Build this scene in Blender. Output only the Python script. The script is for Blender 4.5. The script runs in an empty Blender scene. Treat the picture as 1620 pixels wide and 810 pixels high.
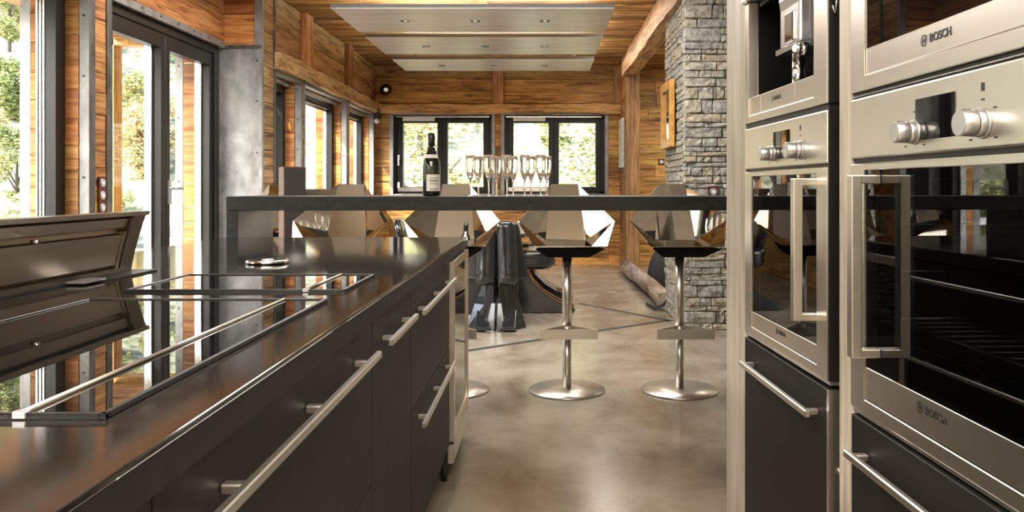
import bpy, bmesh, math, random
from mathutils import Vector, Matrix, noise

# ------------------------------------------------------------------ camera, sky, sun, fill lights, exposure
SC = bpy.context.scene
COL = SC.collection
PI = math.pi

cam_data = bpy.data.cameras.new('camera')
cam = bpy.data.objects.new('camera', cam_data)
COL.objects.link(cam)
cam.location = (0, 0, 1.155)
cam.rotation_euler = (PI / 2, 0, 0)
cam_data.sensor_width = 36
cam_data.lens = 1250 / 1620 * 36
cam_data.shift_x = -50 / 1620
cam_data.shift_y = -110 / 1620
cam_data.clip_start = 0.02
cam_data.clip_end = 500
SC.camera = cam

world = bpy.data.worlds.new('world')
SC.world = world
world.use_nodes = True
wn = world.node_tree.nodes
wl = world.node_tree.links
wn.clear()
w_out = wn.new('ShaderNodeOutputWorld')
w_bg = wn.new('ShaderNodeBackground')
w_sky = wn.new('ShaderNodeTexSky')
w_sky.sky_type = 'NISHITA'
w_sky.sun_disc = False
w_sky.sun_elevation = math.radians(32)
w_sky.sun_rotation = math.radians(230)
w_sky.dust_density = 2.0
w_bg.inputs['Strength'].default_value = 1.15
wl.new(w_sky.outputs[0], w_bg.inputs['Color'])
wl.new(w_bg.outputs[0], w_out.inputs['Surface'])

sun_d = bpy.data.lights.new('sun', 'SUN')
sun_d.energy = 6.0
sun_d.angle = math.radians(0.6)
sun_d.color = (1.0, 0.93, 0.82)
sun = bpy.data.objects.new('sun', sun_d)
COL.objects.link(sun)
sun.location = (-20, -15, 20)
sun.rotation_euler = Vector((0.40, 0.68, -0.62)).to_track_quat('-Z', 'Y').to_euler()


def area(name, loc, rot, sx, sy, power, color=(1, 0.93, 0.84)):
    d = bpy.data.lights.new(name, 'AREA')
    d.shape = 'RECTANGLE'
    d.size = sx
    d.size_y = sy
    d.energy = power
    d.color = color
    o = bpy.data.objects.new(name, d)
    COL.objects.link(o)
    o.location = loc
    o.rotation_euler = rot
    return o


# added fill lights under the kitchen and dining ceiling, facing down, not real fixtures
area('kitchen_fill', (-0.3, -0.5, 2.88), (0, 0, 0), 2.6, 2.4, 115, (1, 0.89, 0.74))
area('kitchen_fill', (-0.2, -2.9, 2.88), (0, 0, 0), 3.4, 1.8, 115, (1, 0.89, 0.74))
area('dining_fill', (-0.6, 5.2, 2.88), (0, 0, 0), 2.8, 1.6, 105, (1, 0.97, 0.93))
area('dining_fill', (0.74, 9.0, 2.88), (0, 0, 0), 0.25, 3.6, 14)
for _y in (7.18, 8.48, 9.82):      # added fill lights above the hanging panels, brightening ceiling and upper walls
    area('panel_fill', (-0.6, _y, 2.705), (PI, 0, 0), 2.2, 0.5, 26, (1, 0.92, 0.80))
area('side_room_fill', (2.6, 8.8, 2.86), (0, 0, 0), 1.6, 2.6, 70)  # added fill light for the side room, no fixture there

SC.view_settings.view_transform = 'Standard'
SC.view_settings.look = 'None'
SC.view_settings.exposure = 0.95
SC.view_settings.gamma = 1.0
SC.view_settings.use_curve_mapping = False
SC.cycles.max_bounces = 10
SC.cycles.transparent_max_bounces = 24
SC.cycles.caustics_reflective = False
SC.cycles.caustics_refractive = False
SC.cycles.sample_clamp_indirect = 6.0

# ------------------------------------------------------------------ object helpers
OFF = {}


def tag(o, label=None, cat=None, group=None, kind=None):
    if label: o['label'] = label
    if cat: o['category'] = cat
    if group: o['group'] = group
    if kind: o['kind'] = kind
    return o


def empty(name, loc=(0, 0, 0), rz=0.0, label=None, cat=None, group=None, kind=None, parent=None):
    o = bpy.data.objects.new(name, None)
    COL.objects.link(o)
    o.empty_display_size = 0.05
    o.location = loc
    o.rotation_euler = (0, 0, rz)
    OFF[o.name] = Vector((0, 0, 0))
    if parent is not None:
        o.parent = parent
        o.location = Vector(loc) - OFF[parent.name]
        OFF[o.name] = Vector(loc)
    return tag(o, label, cat, group, kind)


class MB:
    """collects shapes given in the thing's own coordinates and links them as one mesh"""

    def __init__(s):
        s.v = []
        s.f = []
        s.sm = []

    def add(s, vs, fs, smooth=False):
        b = len(s.v)
        s.v += [Vector(p) for p in vs]
        for f in fs:
            s.f.append([b + i for i in f])
            s.sm.append(smooth)
        return s

    def box(s, x0, x1, y0, y1, z0, z1):
        vs = [(x0, y0, z0), (x1, y0, z0), (x1, y1, z0), (x0, y1, z0), (x0, y0, z1), (x1, y0, z1), (x1, y1, z1), (x0, y1, z1)]
        return s.add(vs, [(0, 3, 2, 1), (4, 5, 6, 7), (0, 1, 5, 4), (1, 2, 6, 5), (2, 3, 7, 6), (3, 0, 4, 7)])

    def prism(s, poly, axis, a, b, smooth=False):
        """poly in the two other axes (x:(y,z) y:(x,z) z:(x,y)), from a to b along axis"""
        n = len(poly)

        def pt(p, t):
            return {'x': (t, p[0], p[1]), 'y': (p[0], t, p[1]), 'z': (p[0], p[1], t)}[axis]
        vs = [pt(p, a) for p in poly] + [pt(p, b) for p in poly]
        s.add(vs, [tuple(range(n))[::-1], tuple(range(n, 2 * n))])
        m = len(s.v) - 2 * n
        for i in range(n):
            j = (i + 1) % n
            s.f.append([m + i, m + j, m + n + j, m + n + i])
            s.sm.append(smooth)
        return s

    def tube(s, p0, p1, r0, r1=None, n=16, caps=True):
        r1 = r0 if r1 is None else r1
        p0 = Vector(p0); p1 = Vector(p1)
        q = (p1 - p0).to_track_quat('Z', 'Y')
        vs = []
        for p, r in ((p0, r0), (p1, r1)):
            for i in range(n):
                a = 2 * PI * i / n
                vs.append(p + q @ Vector((r * math.cos(a), r * math.sin(a), 0)))
        b = len(s.v)
        s.v += vs
        for i in range(n):
            j = (i + 1) % n
            s.f.append([b + i, b + j, b + n + j, b + n + i]); s.sm.append(True)
        if caps:
            s.f.append([b + i for i in range(n)][::-1]); s.sm.append(False)
            s.f.append([b + n + i for i in range(n)]); s.sm.append(False)
        return s

    def path(s, pts, r, n=8):
        for a, b in zip(pts[:-1], pts[1:]):
            s.tube(a, b, r, r, n)
        return s

    def lathe(s, prof, c=(0, 0, 0), n=24, closed=False):
        b = len(s.v)
        m = len(prof)
        for (r, z) in prof:
            for i in range(n):
                a = 2 * PI * i / n
                s.v.append(Vector((c[0] + r * math.cos(a), c[1] + r * math.sin(a), c[2] + z)))
        for k in range(m - (0 if closed else 1)):
            k2 = (k + 1) % m
            for i in range(n):
                j = (i + 1) % n
                s.f.append([b + k * n + i, b + k * n + j, b + k2 * n + j, b + k2 * n + i]); s.sm.append(True)
        if not closed:
            s.f.append([b + i for i in range(n)][::-1]); s.sm.append(False)
            s.f.append([b + (m - 1) * n + i for i in range(n)]); s.sm.append(False)
        return s

    def loft(s, rings, smooth=True, cap=True):
        n = len(rings[0])
        b = len(s.v)
        for r in rings:
            s.v += [Vector(p) for p in r]
        for k in range(len(rings) - 1):
            for i in range(n):
                j = (i + 1) % n
                s.f.append([b + k * n + i, b + k * n + j, b + (k + 1) * n + j, b + (k + 1) * n + i]); s.sm.append(smooth)
        if cap:
            s.f.append([b + i for i in range(n)][::-1]); s.sm.append(False)
            e = b + (len(rings) - 1) * n
            s.f.append([e + i for i in range(n)]); s.sm.append(False)
        return s

    def build(s, name, mat, parent=None, bevel=0.0, seg=2, recalc=True):
        c = Vector((0, 0, 0))
        lo = Vector([min(p[i] for p in s.v) for i in range(3)])
        hi = Vector([max(p[i] for p in s.v) for i in range(3)])
        c = (lo + hi) / 2
        if parent is None:
            c.z = lo.z
        me = bpy.data.meshes.new(name)
        bm = bmesh.new()
        vv = [bm.verts.new(p - c) for p in s.v]
        for f, sm in zip(s.f, s.sm):
            try:
                ff = bm.faces.new([vv[i] for i in f])
                ff.smooth = sm
            except ValueError:
                pass
        if recalc:
            bmesh.ops.recalc_face_normals(bm, faces=bm.faces)
        if bevel > 0:
            bmesh.ops.remove_doubles(bm, verts=bm.verts, dist=1e-6)
            ee = [e for e in bm.edges if len(e.link_faces) == 2 and e.calc_face_angle(0) > 0.5]
            bmesh.ops.bevel(bm, geom=ee, offset=bevel, segments=seg, affect='EDGES', profile=0.5, clamp_overlap=True)
        bm.to_mesh(me)
        bm.free()
        if mat: me.materials.append(mat)
        o = bpy.data.objects.new(name, me)
        COL.objects.link(o)
        OFF[o.name] = c.copy()
        o.location = c
        if parent is not None:
            o.parent = parent
            o.location = c - OFF[parent.name]
        return o


KIDS = {}


def dup(root, loc, rz=None, label=None):
    """copy of a thing with copies of its parts and sub-parts"""
    def rec(o, par):
        c = o.copy()
        COL.objects.link(c)
        if par is not None:
            c.parent = par
        for ch in [k for k in list(COL.objects) if k.parent == o]:
            rec(ch, c)
        return c
    r = rec(root, None)
    r.location = loc
    if rz is not None: r.rotation_euler = (0, 0, rz)
    if label: r['label'] = label
    return r


# a shared piece: unit box whose front is slightly proud and chamfered
def unit_box_mesh(name, mat):
    me = bpy.data.meshes.new(name)
    v = [(-.5, -.5, -.5), (.5, -.5, -.5), (.5, .5, -.5), (-.5, .5, -.5), (-.5, -.5, .5), (.5, -.5, .5), (.5, .5, .5), (-.5, .5, .5)]
    f = [(0, 3, 2, 1), (4, 5, 6, 7), (0, 1, 5, 4), (1, 2, 6, 5), (2, 3, 7, 6), (3, 0, 4, 7)]
    me.from_pydata(v, [], f)
    me.materials.append(mat)
    return me


UNIT = {}


def piece(name, mat, c, size, parent):
    if mat.name not in UNIT:
        UNIT[mat.name] = unit_box_mesh('piece_' + mat.name, mat)
    o = bpy.data.objects.new(name, UNIT[mat.name])
    COL.objects.link(o)
    o.location = Vector(c) - (OFF[parent.name] if parent is not None else Vector((0, 0, 0)))
    o.scale = size
    if parent is not None: o.parent = parent
    return o


RND = random.Random(7)


def fill(parent, plane, side, d, u0, u1, v0, v1, row, mat, minl=0.5, maxl=2.4, name='plank', th=0.022, gap=0.005, rot=False, rows=None, jitter=0.006):
    """rows of boards on a wall plane ('x' or 'y' at d) or ceiling ('z'); side = direction of the visible face"""
    R = RND
    v = v0
    k = 0
    while v < v1 - 0.01:
        h = rows[k % len(rows)] if rows else row * R.uniform(0.78, 1.25)
        k += 1
        if v + h > v1 - row * 0.35: h = v1 - v
        u = u0
        first = True
        while u < u1 - 0.01:
            L = R.uniform(minl, maxl)
            if first and (u1 - u0) > maxl:
                L *= R.uniform(0.4, 1.0)
            first = False
            if u + L > u1 - minl * 0.5: L = u1 - u
            t = th + R.uniform(0, jitter)
            cc = d + side * (t / 2)
            cu = u + L / 2
            cv = v + h / 2
            su = max(L - gap, 0.005)
            sv = max(h - gap, 0.005)
            if plane == 'y': piece(name, mat, (cu, cc, cv), (su, t, sv), parent)
            elif plane == 'x': piece(name, mat, (cc, cu, cv), (t, su, sv), parent)
            else: piece(name, mat, (cu, cv, cc), (su, sv, t), parent)
            u += L
        v += h


# ------------------------------------------------------------------ materials
def mat_new(name):
    m = bpy.data.materials.new(name)
    m.use_nodes = True
    nt = m.node_tree
    nt.nodes.clear()
    out = nt.nodes.new('ShaderNodeOutputMaterial')
    b = nt.nodes.new('ShaderNodeBsdfPrincipled')
    nt.links.new(b.outputs[0], out.inputs[0])
    return m, nt, b


def node(nt, t, **kw):
    n = nt.nodes.new(t)
    for k, v in kw.items():
        setattr(n, k, v)
    return n


def ramp(nt, stops):
    r = nt.nodes.new('ShaderNodeValToRGB')
    el = r.color_ramp.elements
    while len(el) > 1: el.remove(el[0])
    el[0].position = stops[0][0]
    el[0].color = (*stops[0][1], 1)
    for p, c in stops[1:]:
        e = el.new(p)
        e.color = (*c, 1)
    return r


def plain(name, col, rough=0.5, metal=0.0, spec=0.5, coat=0.0, bump=0.0, bscale=200, ior=None, var=0.0, vscale=8):
    m, nt, b = mat_new(name)
    b.inputs['Base Color'].default_value = (*col, 1)
    b.inputs['Roughness'].default_value = rough
    b.inputs['Metallic'].default_value = metal
    b.inputs['Specular IOR Level'].default_value = spec
    b.inputs['Coat Weight'].default_value = coat
    b.inputs['Coat Roughness'].default_value = 0.03
    if ior: b.inputs['IOR'].default_value = ior
    if bump or var:
        g = node(nt, 'ShaderNodeNewGeometry')
        nz = node(nt, 'ShaderNodeTexNoise')
        nz.inputs['Scale'].default_value = bscale if bump else vscale
        nz.inputs['Detail'].default_value = 5
        nt.links.new(g.outputs['Position'], nz.inputs['Vector'])
        if bump:
            bp = node(nt, 'ShaderNodeBump')
            bp.inputs['Strength'].default_value = bump
            bp.inputs['Distance'].default_value = 0.004
            nt.links.new(nz.outputs[0], bp.inputs['Height'])
            nt.links.new(bp.outputs[0], b.inputs['Normal'])
        if var:
            n2 = node(nt, 'ShaderNodeTexNoise')
            n2.inputs['Scale'].default_value = vscale
            n2.inputs['Detail'].default_value = 6
            nt.links.new(g.outputs['Position'], n2.inputs['Vector'])
            r = ramp(nt, [(0.3, tuple(c * (1 - var) for c in col)), (0.7, tuple(min(1, c * (1 + var)) for c in col))])
            nt.links.new(n2.outputs[0], r.inputs[0])
            nt.links.new(r.outputs[0], b.inputs['Base Color'])
    return m


def wood(name, axis, dark, mid, light, rough=0.55, scale=1.0, knots=True, vrange=0.45, bump=0.35, lean=0.0):
    """old boards: grain runs along axis (0,1,2); every piece gets its own offset and tone"""
    m, nt, b = mat_new(name)
    L = nt.links.new
    g = node(nt, 'ShaderNodeNewGeometry')
    oi = node(nt, 'ShaderNodeObjectInfo')
    mul = node(nt, 'ShaderNodeMath', operation='MULTIPLY')
    mul.inputs[1].default_value = 37.0
    L(oi.outputs['Random'], mul.inputs[0])
    add = node(nt, 'ShaderNodeVectorMath', operation='ADD')
    L(g.outputs['Position'], add.inputs[0])
    L(mul.outputs[0], add.inputs[1])
    mp = node(nt, 'ShaderNodeMapping')
    sc = [14 * scale, 14 * scale, 14 * scale]
    sc[axis] = 0.9 * scale
    mp.inputs['Scale'].default_value = sc
    L(add.outputs[0], mp.inputs['Vector'])
    n1 = node(nt, 'ShaderNodeTexNoise')
    n1.inputs['Scale'].default_value = 1.6
    n1.inputs['Detail'].default_value = 7
    n1.inputs['Roughness'].default_value = 0.62
    n1.inputs['Distortion'].default_value = 1.2
    L(mp.outputs[0], n1.inputs['Vector'])
    # large soft patches
    n2 = node(nt, 'ShaderNodeTexNoise')
    n2.inputs['Scale'].default_value = 3.0
    n2.inputs['Detail'].default_value = 3
    mp2 = node(nt, 'ShaderNodeMapping')
    s2 = [2.2, 2.2, 2.2]
    s2[axis] = 0.6
    mp2.inputs['Scale'].default_value = s2
    L(add.outputs[0], mp2.inputs['Vector'])
    L(mp2.outputs[0], n2.inputs['Vector'])
    # fine fibres
    mp3 = node(nt, 'ShaderNodeMapping')
    s3 = [90 * scale] * 3
    s3[axis] = 3.0 * scale
    mp3.inputs['Scale'].default_value = s3
    L(add.outputs[0], mp3.inputs['Vector'])
    n3 = node(nt, 'ShaderNodeTexNoise')
    n3.inputs['Scale'].default_value = 1.5
    n3.inputs['Detail'].default_value = 4
    L(mp3.outputs[0], n3.inputs['Vector'])
    mx = node(nt, 'ShaderNodeMix')
    mx.inputs[0].default_value = 0.32
    L(n1.outputs[0], mx.inputs[2])
    L(n3.outputs[0], mx.inputs[3])
    mx2 = node(nt, 'ShaderNodeMix')
    mx2.inputs[0].default_value = 0.28
    L(mx.outputs[0], mx2.inputs[2])
    L(n2.outputs[0], mx2.inputs[3])
    r = ramp(nt, [(0.30, tuple(c * 0.45 for c in dark)), (0.42, dark), (0.52, mid), (0.66, light)])
    L(mx2.outputs[0], r.inputs[0])
    # per piece tone
    mr = node(nt, 'ShaderNodeMapRange')
    mr.inputs[3].default_value = 1 - vrange
    mr.inputs[4].default_value = 1 + vrange * 0.75
    L(oi.outputs['Random'], mr.inputs[0])
    hs = node(nt, 'ShaderNodeHueSaturation')
    L(mr.outputs[0], hs.inputs['Value'])
    fr = node(nt, 'ShaderNodeMath', operation='MULTIPLY')
    fr.inputs[1].default_value = 7.31
    L(oi.outputs['Random'], fr.inputs[0])
    fr2 = node(nt, 'ShaderNodeMath', operation='FRACT')
    L(fr.outputs[0], fr2.inputs[0])
    mr2 = node(nt, 'ShaderNodeMapRange')
    mr2.inputs[3].default_value = 0.488
    mr2.inputs[4].default_value = 0.512
    L(fr2.outputs[0], mr2.inputs[0])
    L(mr2.outputs[0], hs.inputs['Hue'])
    L(r.outputs[0], hs.inputs['Color'])
    L(hs.outputs[0], b.inputs['Base Color'])
    b.inputs['Roughness'].default_value = rough
    b.inputs['Specular IOR Level'].default_value = 0.35
    bp = node(nt, 'ShaderNodeBump')
    bp.inputs['Strength'].default_value = bump
    bp.inputs['Distance'].default_value = 0.006
    L(mx.outputs[0], bp.inputs['Height'])
    L(bp.outputs[0], b.inputs['Normal'])
    return m


D, Mi, Li = (0.17, 0.078, 0.02), (0.50, 0.268, 0.074), (0.70, 0.445, 0.16)
WX = wood('old_wood_x', 0, D, Mi, Li)
WY = wood('old_wood_y', 1, D, Mi, Li)
WZ = wood('old_wood_z', 2, (0.18, 0.085, 0.028), (0.46, 0.25, 0.09), (0.64, 0.41, 0.19))
GX = wood('grey_wood_y', 1, (0.12, 0.065, 0.03), (0.37, 0.22, 0.10), (0.56, 0.38, 0.20), vrange=0.22)
RAILX = wood('rail_wood_x', 0, (0.26, 0.135, 0.04), (0.68, 0.41, 0.14), (0.84, 0.60, 0.27), vrange=0.1, bump=0.9)
RAILY = wood('rail_wood_y', 1, (0.20, 0.11, 0.045), (0.54, 0.34, 0.15), (0.72, 0.51, 0.28), vrange=0.1, bump=0.9)
OX = wood('orange_wood_x', 0, (0.24, 0.08, 0.018), (0.50, 0.22, 0.06), (0.66, 0.36, 0.13), vrange=0.3)
OY = wood('orange_wood_y', 1, (0.17, 0.062, 0.016), (0.40, 0.19, 0.06), (0.56, 0.31, 0.11), vrange=0.3)
CEIL = wood('ceiling_wood', 0, (0.15, 0.068, 0.02), (0.48, 0.25, 0.08), (0.68, 0.42, 0.16), vrange=0.55)
PALE = wood('pale_wood_z', 2, (0.44, 0.38, 0.31), (0.62, 0.56, 0.47), (0.74, 0.69, 0.60), vrange=0.1, bump=0.15, rough=0.5)
LOGM = wood('log_wood', 1, (0.10, 0.075, 0.05), (0.27, 0.21, 0.15), (0.42, 0.36, 0.28), vrange=0.1, bump=1.0)
DECK = wood('deck_wood', 0, (0.24, 0.12, 0.06), (0.45, 0.26, 0.14), (0.6, 0.4, 0.25), vrange=0.2)


def steel(name, col=(0.74, 0.70, 0.64), rough=0.31, stretch=(3, 3, 130), bump=0.004):
    m, nt, b = mat_new(name)
    L = nt.links.new
    g = node(nt, 'ShaderNodeNewGeometry')
    mp = node(nt, 'ShaderNodeMapping')
    mp.inputs['Scale'].default_value = stretch
    L(g.outputs['Position'], mp.inputs['Vector'])
    n = node(nt, 'ShaderNodeTexNoise')
    n.inputs['Scale'].default_value = 1.0
    n.inputs['Detail'].default_value = 4
    L(mp.outputs[0], n.inputs['Vector'])
    mr = node(nt, 'ShaderNodeMapRange')
    mr.inputs[3].default_value = rough - 0.03
    mr.inputs[4].default_value = rough + 0.04
    L(n.outputs[0], mr.inputs[0])
    L(mr.outputs[0], b.inputs['Roughness'])
    b.inputs['Base Color'].default_value = (*col, 1)
    b.inputs['Metallic'].default_value = 1
    bp = node(nt, 'ShaderNodeBump')
    bp.inputs['Strength'].default_value = bump
    bp.inputs['Distance'].default_value = 0.002
    L(n.outputs[0], bp.inputs['Height'])
    L(bp.outputs[0], b.inputs['Normal'])
    return m


STEEL = steel('brushed_steel')
STEELH = steel('brushed_steel_handle', (0.70, 0.66, 0.60), 0.33, (60, 3, 60))
CHROME = plain('chrome', (0.78, 0.76, 0.73), 0.06, 1.0)
MIRROR = plain('mirror_bronze', (0.84, 0.79, 0.72), 0.025, 1.0)
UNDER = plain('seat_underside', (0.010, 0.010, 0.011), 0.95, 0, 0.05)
BASEST = plain('stool_steel', (0.60, 0.56, 0.50), 0.33, 1.0)


def clouds(name, stops, rough=0.4, metal=0.0, scale=(3, 3, 3), dist=0.5, bump=0.03, rr=0.1, nscale=2.0):
    m, nt, b = mat_new(name)
    L = nt.links.new
    g = node(nt, 'ShaderNodeNewGeometry')
    mp = node(nt, 'ShaderNodeMapping')
    mp.inputs['Scale'].default_value = scale
    L(g.outputs['Position'], mp.inputs['Vector'])
    n = node(nt, 'ShaderNodeTexNoise')
    n.inputs['Scale'].default_value = nscale
    n.inputs['Detail'].default_value = 8
    n.inputs['Roughness'].default_value = 0.6
    n.inputs['Distortion'].default_value = dist
    L(mp.outputs[0], n.inputs['Vector'])
    r = ramp(nt, stops)
    L(n.outputs[0], r.inputs[0])
    L(r.outputs[0], b.inputs['Base Color'])
    mr = node(nt, 'ShaderNodeMapRange')
    mr.inputs[3].default_value = max(0.02, rough - rr)
    mr.inputs[4].default_value = rough + rr
    L(n.outputs[0], mr.inputs[0])
    L(mr.outputs[0], b.inputs['Roughness'])
    b.inputs['Metallic'].default_value = metal
    if bump:
        bp = node(nt, 'ShaderNodeBump')
        bp.inputs['Strength'].default_value = bump
        bp.inputs['Distance'].default_value = 0.01
        L(n.outputs[0], bp.inputs['Height'])
        L(bp.outputs[0], b.inputs['Normal'])
    return m


GALV = clouds('galvanised_sheet', [(0.3, (0.14, 0.14, 0.135)), (0.5, (0.25, 0.25, 0.245)), (0.7, (0.37, 0.37, 0.365))], 0.45, 0.35, (3.5, 3.5, 2.2), 0.25, 0.03)
ANGLE = clouds('steel_angle', [(0.3, (0.17, 0.17, 0.17)), (0.55, (0.30, 0.30, 0.30)), (0.75, (0.42, 0.42, 0.42))], 0.42, 0.5, (6, 6, 2.5), 0.6, 0.05)
ANGLED = clouds('dark_steel_angle', [(0.3, (0.05, 0.048, 0.045)), (0.7, (0.14, 0.135, 0.125))], 0.45, 0.4, (6, 6, 3), 0.6, 0.05)
FLOORM = clouds('polished_concrete', [(0.28, (0.135, 0.103, 0.068)), (0.48, (0.245, 0.203, 0.150)), (0.7, (0.345, 0.303, 0.245))], 0.22, 0.0, (1.3, 1.0, 1), 0.35, 0.01, 0.07, 1.9)
FLOORSTRIP = plain('floor_strip_dark', (0.03, 0.03, 0.032), 0.5)
COUNTER = clouds('dark_worktop', [(0.3, (0.010, 0.009, 0.008)), (0.7, (0.020, 0.0175, 0.0155))], 0.08, 0.0, (6, 6, 6), 0.4, 0.0, 0.02, 3)
COUNTER.node_tree.nodes['Principled BSDF'].inputs['IOR'].default_value = 1.75
BARM = clouds('dark_bar_top', [(0.3, (0.010, 0.0105, 0.011)), (0.7, (0.024, 0.0245, 0.025))], 0.42, 0.0, (4, 4, 9), 0.8, 0.01, 0.08, 3)
FRONT = clouds('anthracite_front', [(0.25, (0.009, 0.0085, 0.008)), (0.75, (0.017, 0.016, 0.014))], 0.55, 0.0, (5, 14, 3), 0.3, 0.01, 0.06, 2)
DFRAME = plain('dark_window_frame', (0.010, 0.0095, 0.009), 0.36, 0, 0.35)
BRIGHT = plain('bright_aluminium', (0.75, 0.75, 0.76), 0.22, 0.9)
WHITE = plain('white_plastic', (0.78, 0.78, 0.75), 0.4)
BLACKGL = plain('black_glass', (0.004, 0.004, 0.0045), 0.012, 0, 0.7, ior=1.6)
BLACK = plain('black_plastic', (0.012, 0.012, 0.012), 0.4)
LACQ = plain('black_lacquer', (0.014, 0.0145, 0.016), 0.17, 0, 0.6, 0.35)
DARKMET = steel('bronze_grey_metal', (0.20, 0.16, 0.12), 0.34, (120, 3, 120), 0.03)
DARKMETL = steel('light_bronze_metal', (0.36, 0.295, 0.225), 0.3, (120, 3, 120), 0.03)
CHERRY = plain('cherry_gloss', (0.07, 0.010, 0.006), 0.2, 0, 0.4)
FABRICK = plain('black_fabric', (0.022, 0.023, 0.025), 0.85, bump=0.3, bscale=120)
PANELM = clouds('pale_lamp_panel', [(0.3, (0.56, 0.52, 0.48)), (0.5, (0.68, 0.65, 0.62)), (0.72, (0.78, 0.77, 0.75))], 0.38, 0.25, (0.7, 7, 7), 0.5, 0.01, 0.06, 1.6)
PANELE = plain('lamp_panel_edge', (0.09, 0.085, 0.08), 0.5)
MOUNTW = plain('brown_socket_plate', (0.07, 0.018, 0.012), 0.25)
SILVER = plain('silver_paint', (0.60, 0.60, 0.62), 0.3, 0.8)
LABELW = plain('label_paper', (0.78, 0.77, 0.73), 0.6)
LABELG = plain('label_print', (0.30, 0.29, 0.27), 0.6)
BOTTLE = plain('bottle_glass_dark', (0.008, 0.012, 0.007), 0.05, 0, 0.6, 0.4)
FOIL = plain('bottle_foil', (0.035, 0.035, 0.032), 0.3, 0.5)
PICW = clouds('canvas_print', [(0.3, (0.55, 0.55, 0.52)), (0.7, (0.82, 0.81, 0.77))], 0.7, 0, (3, 3, 6))
PINE = plain('pine_picture_frame', (0.52, 0.26, 0.06), 0.4, var=0.25, vscale=14)
PINEV = wood('pine_post', 2, (0.40, 0.17, 0.04), (0.62, 0.32, 0.10), (0.75, 0.45, 0.18), vrange=0.1)
TERR = plain('terrace_stone', (0.45, 0.44, 0.41), 0.7, var=0.15, vscale=3)
GREYF = plain('grey_outdoor_fabric', (0.32, 0.33, 0.35), 0.7)
WHITEW = plain('white_outdoor_metal', (0.80, 0.80, 0.78), 0.4)
BLUEC = plain('blue_cover', (0.10, 0.22, 0.42), 0.5)
CAVITY = plain('oven_enamel', (0.022, 0.022, 0.024), 0.35)
RACK = plain('rack_wire', (0.55, 0.54, 0.52), 0.25, 1.0)
MILK = plain('smoked_container', (0.05, 0.042, 0.036), 0.1)
PRINT = plain('black_print', (0.02, 0.02, 0.02), 0.5)
CREAM = plain('cream_ceiling', (0.62, 0.56, 0.47), 0.8)
PLASTER = plain('plaster', (0.45, 0.40, 0.34), 0.8, var=0.1)


def glass_pane(name, tint=(0.97, 0.98, 0.97), ior=1.5, boost=1.0):
    m = bpy.data.materials.new(name)
    m.use_nodes = True
    nt = m.node_tree
    nt.nodes.clear()
    out = nt.nodes.new('ShaderNodeOutputMaterial')
    tr = node(nt, 'ShaderNodeBsdfTransparent')
    tr.inputs[0].default_value = (*tint, 1)
    gl = node(nt, 'ShaderNodeBsdfGlossy')
    gl.inputs['Roughness'].default_value = 0.0
    # Schlick's reflectance, the same on the way into and out of the pane
    g = node(nt, 'ShaderNodeNewGeometry')
    dt = node(nt, 'ShaderNodeVectorMath', operation='DOT_PRODUCT')
    nt.links.new(g.outputs['Normal'], dt.inputs[0])
    nt.links.new(g.outputs['Incoming'], dt.inputs[1])
    ab = node(nt, 'ShaderNodeMath', operation='ABSOLUTE')
    nt.links.new(dt.outputs['Value'], ab.inputs[0])
    om = node(nt, 'ShaderNodeMath', operation='SUBTRACT')
    om.inputs[0].default_value = 1.0
    nt.links.new(ab.outputs[0], om.inputs[1])
    pw = node(nt, 'ShaderNodeMath', operation='POWER')
    pw.inputs[1].default_value = 5.0
    nt.links.new(om.outputs[0], pw.inputs[0])
    r0 = ((ior - 1) / (ior + 1)) ** 2
    fr = node(nt, 'ShaderNodeMath', operation='MULTIPLY_ADD')
    fr.inputs[1].default_value = 1 - r0
    fr.inputs[2].default_value = r0
    nt.links.new(pw.outputs[0], fr.inputs[0])
    mx = node(nt, 'ShaderNodeMixShader')
    nt.links.new(fr.outputs[0], mx.inputs[0])
    nt.links.new(tr.outputs[0], mx.inputs[1])
    nt.links.new(gl.outputs[0], mx.inputs[2])
    nt.links.new(mx.outputs[0], out.inputs[0])
    return m


PANE = glass_pane('window_glass')
OVENGL = glass_pane('oven_glass', (0.36, 0.36, 0.37), 1.75)
FLUTE, _nt, _b = mat_new('clear_glass')
_b.inputs['Base Color'].default_value = (1, 1, 1, 1)
_b.inputs['Roughness'].default_value = 0.0
_b.inputs['Transmission Weight'].default_value = 1.0
_b.inputs['IOR'].default_value = 1.46


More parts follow.
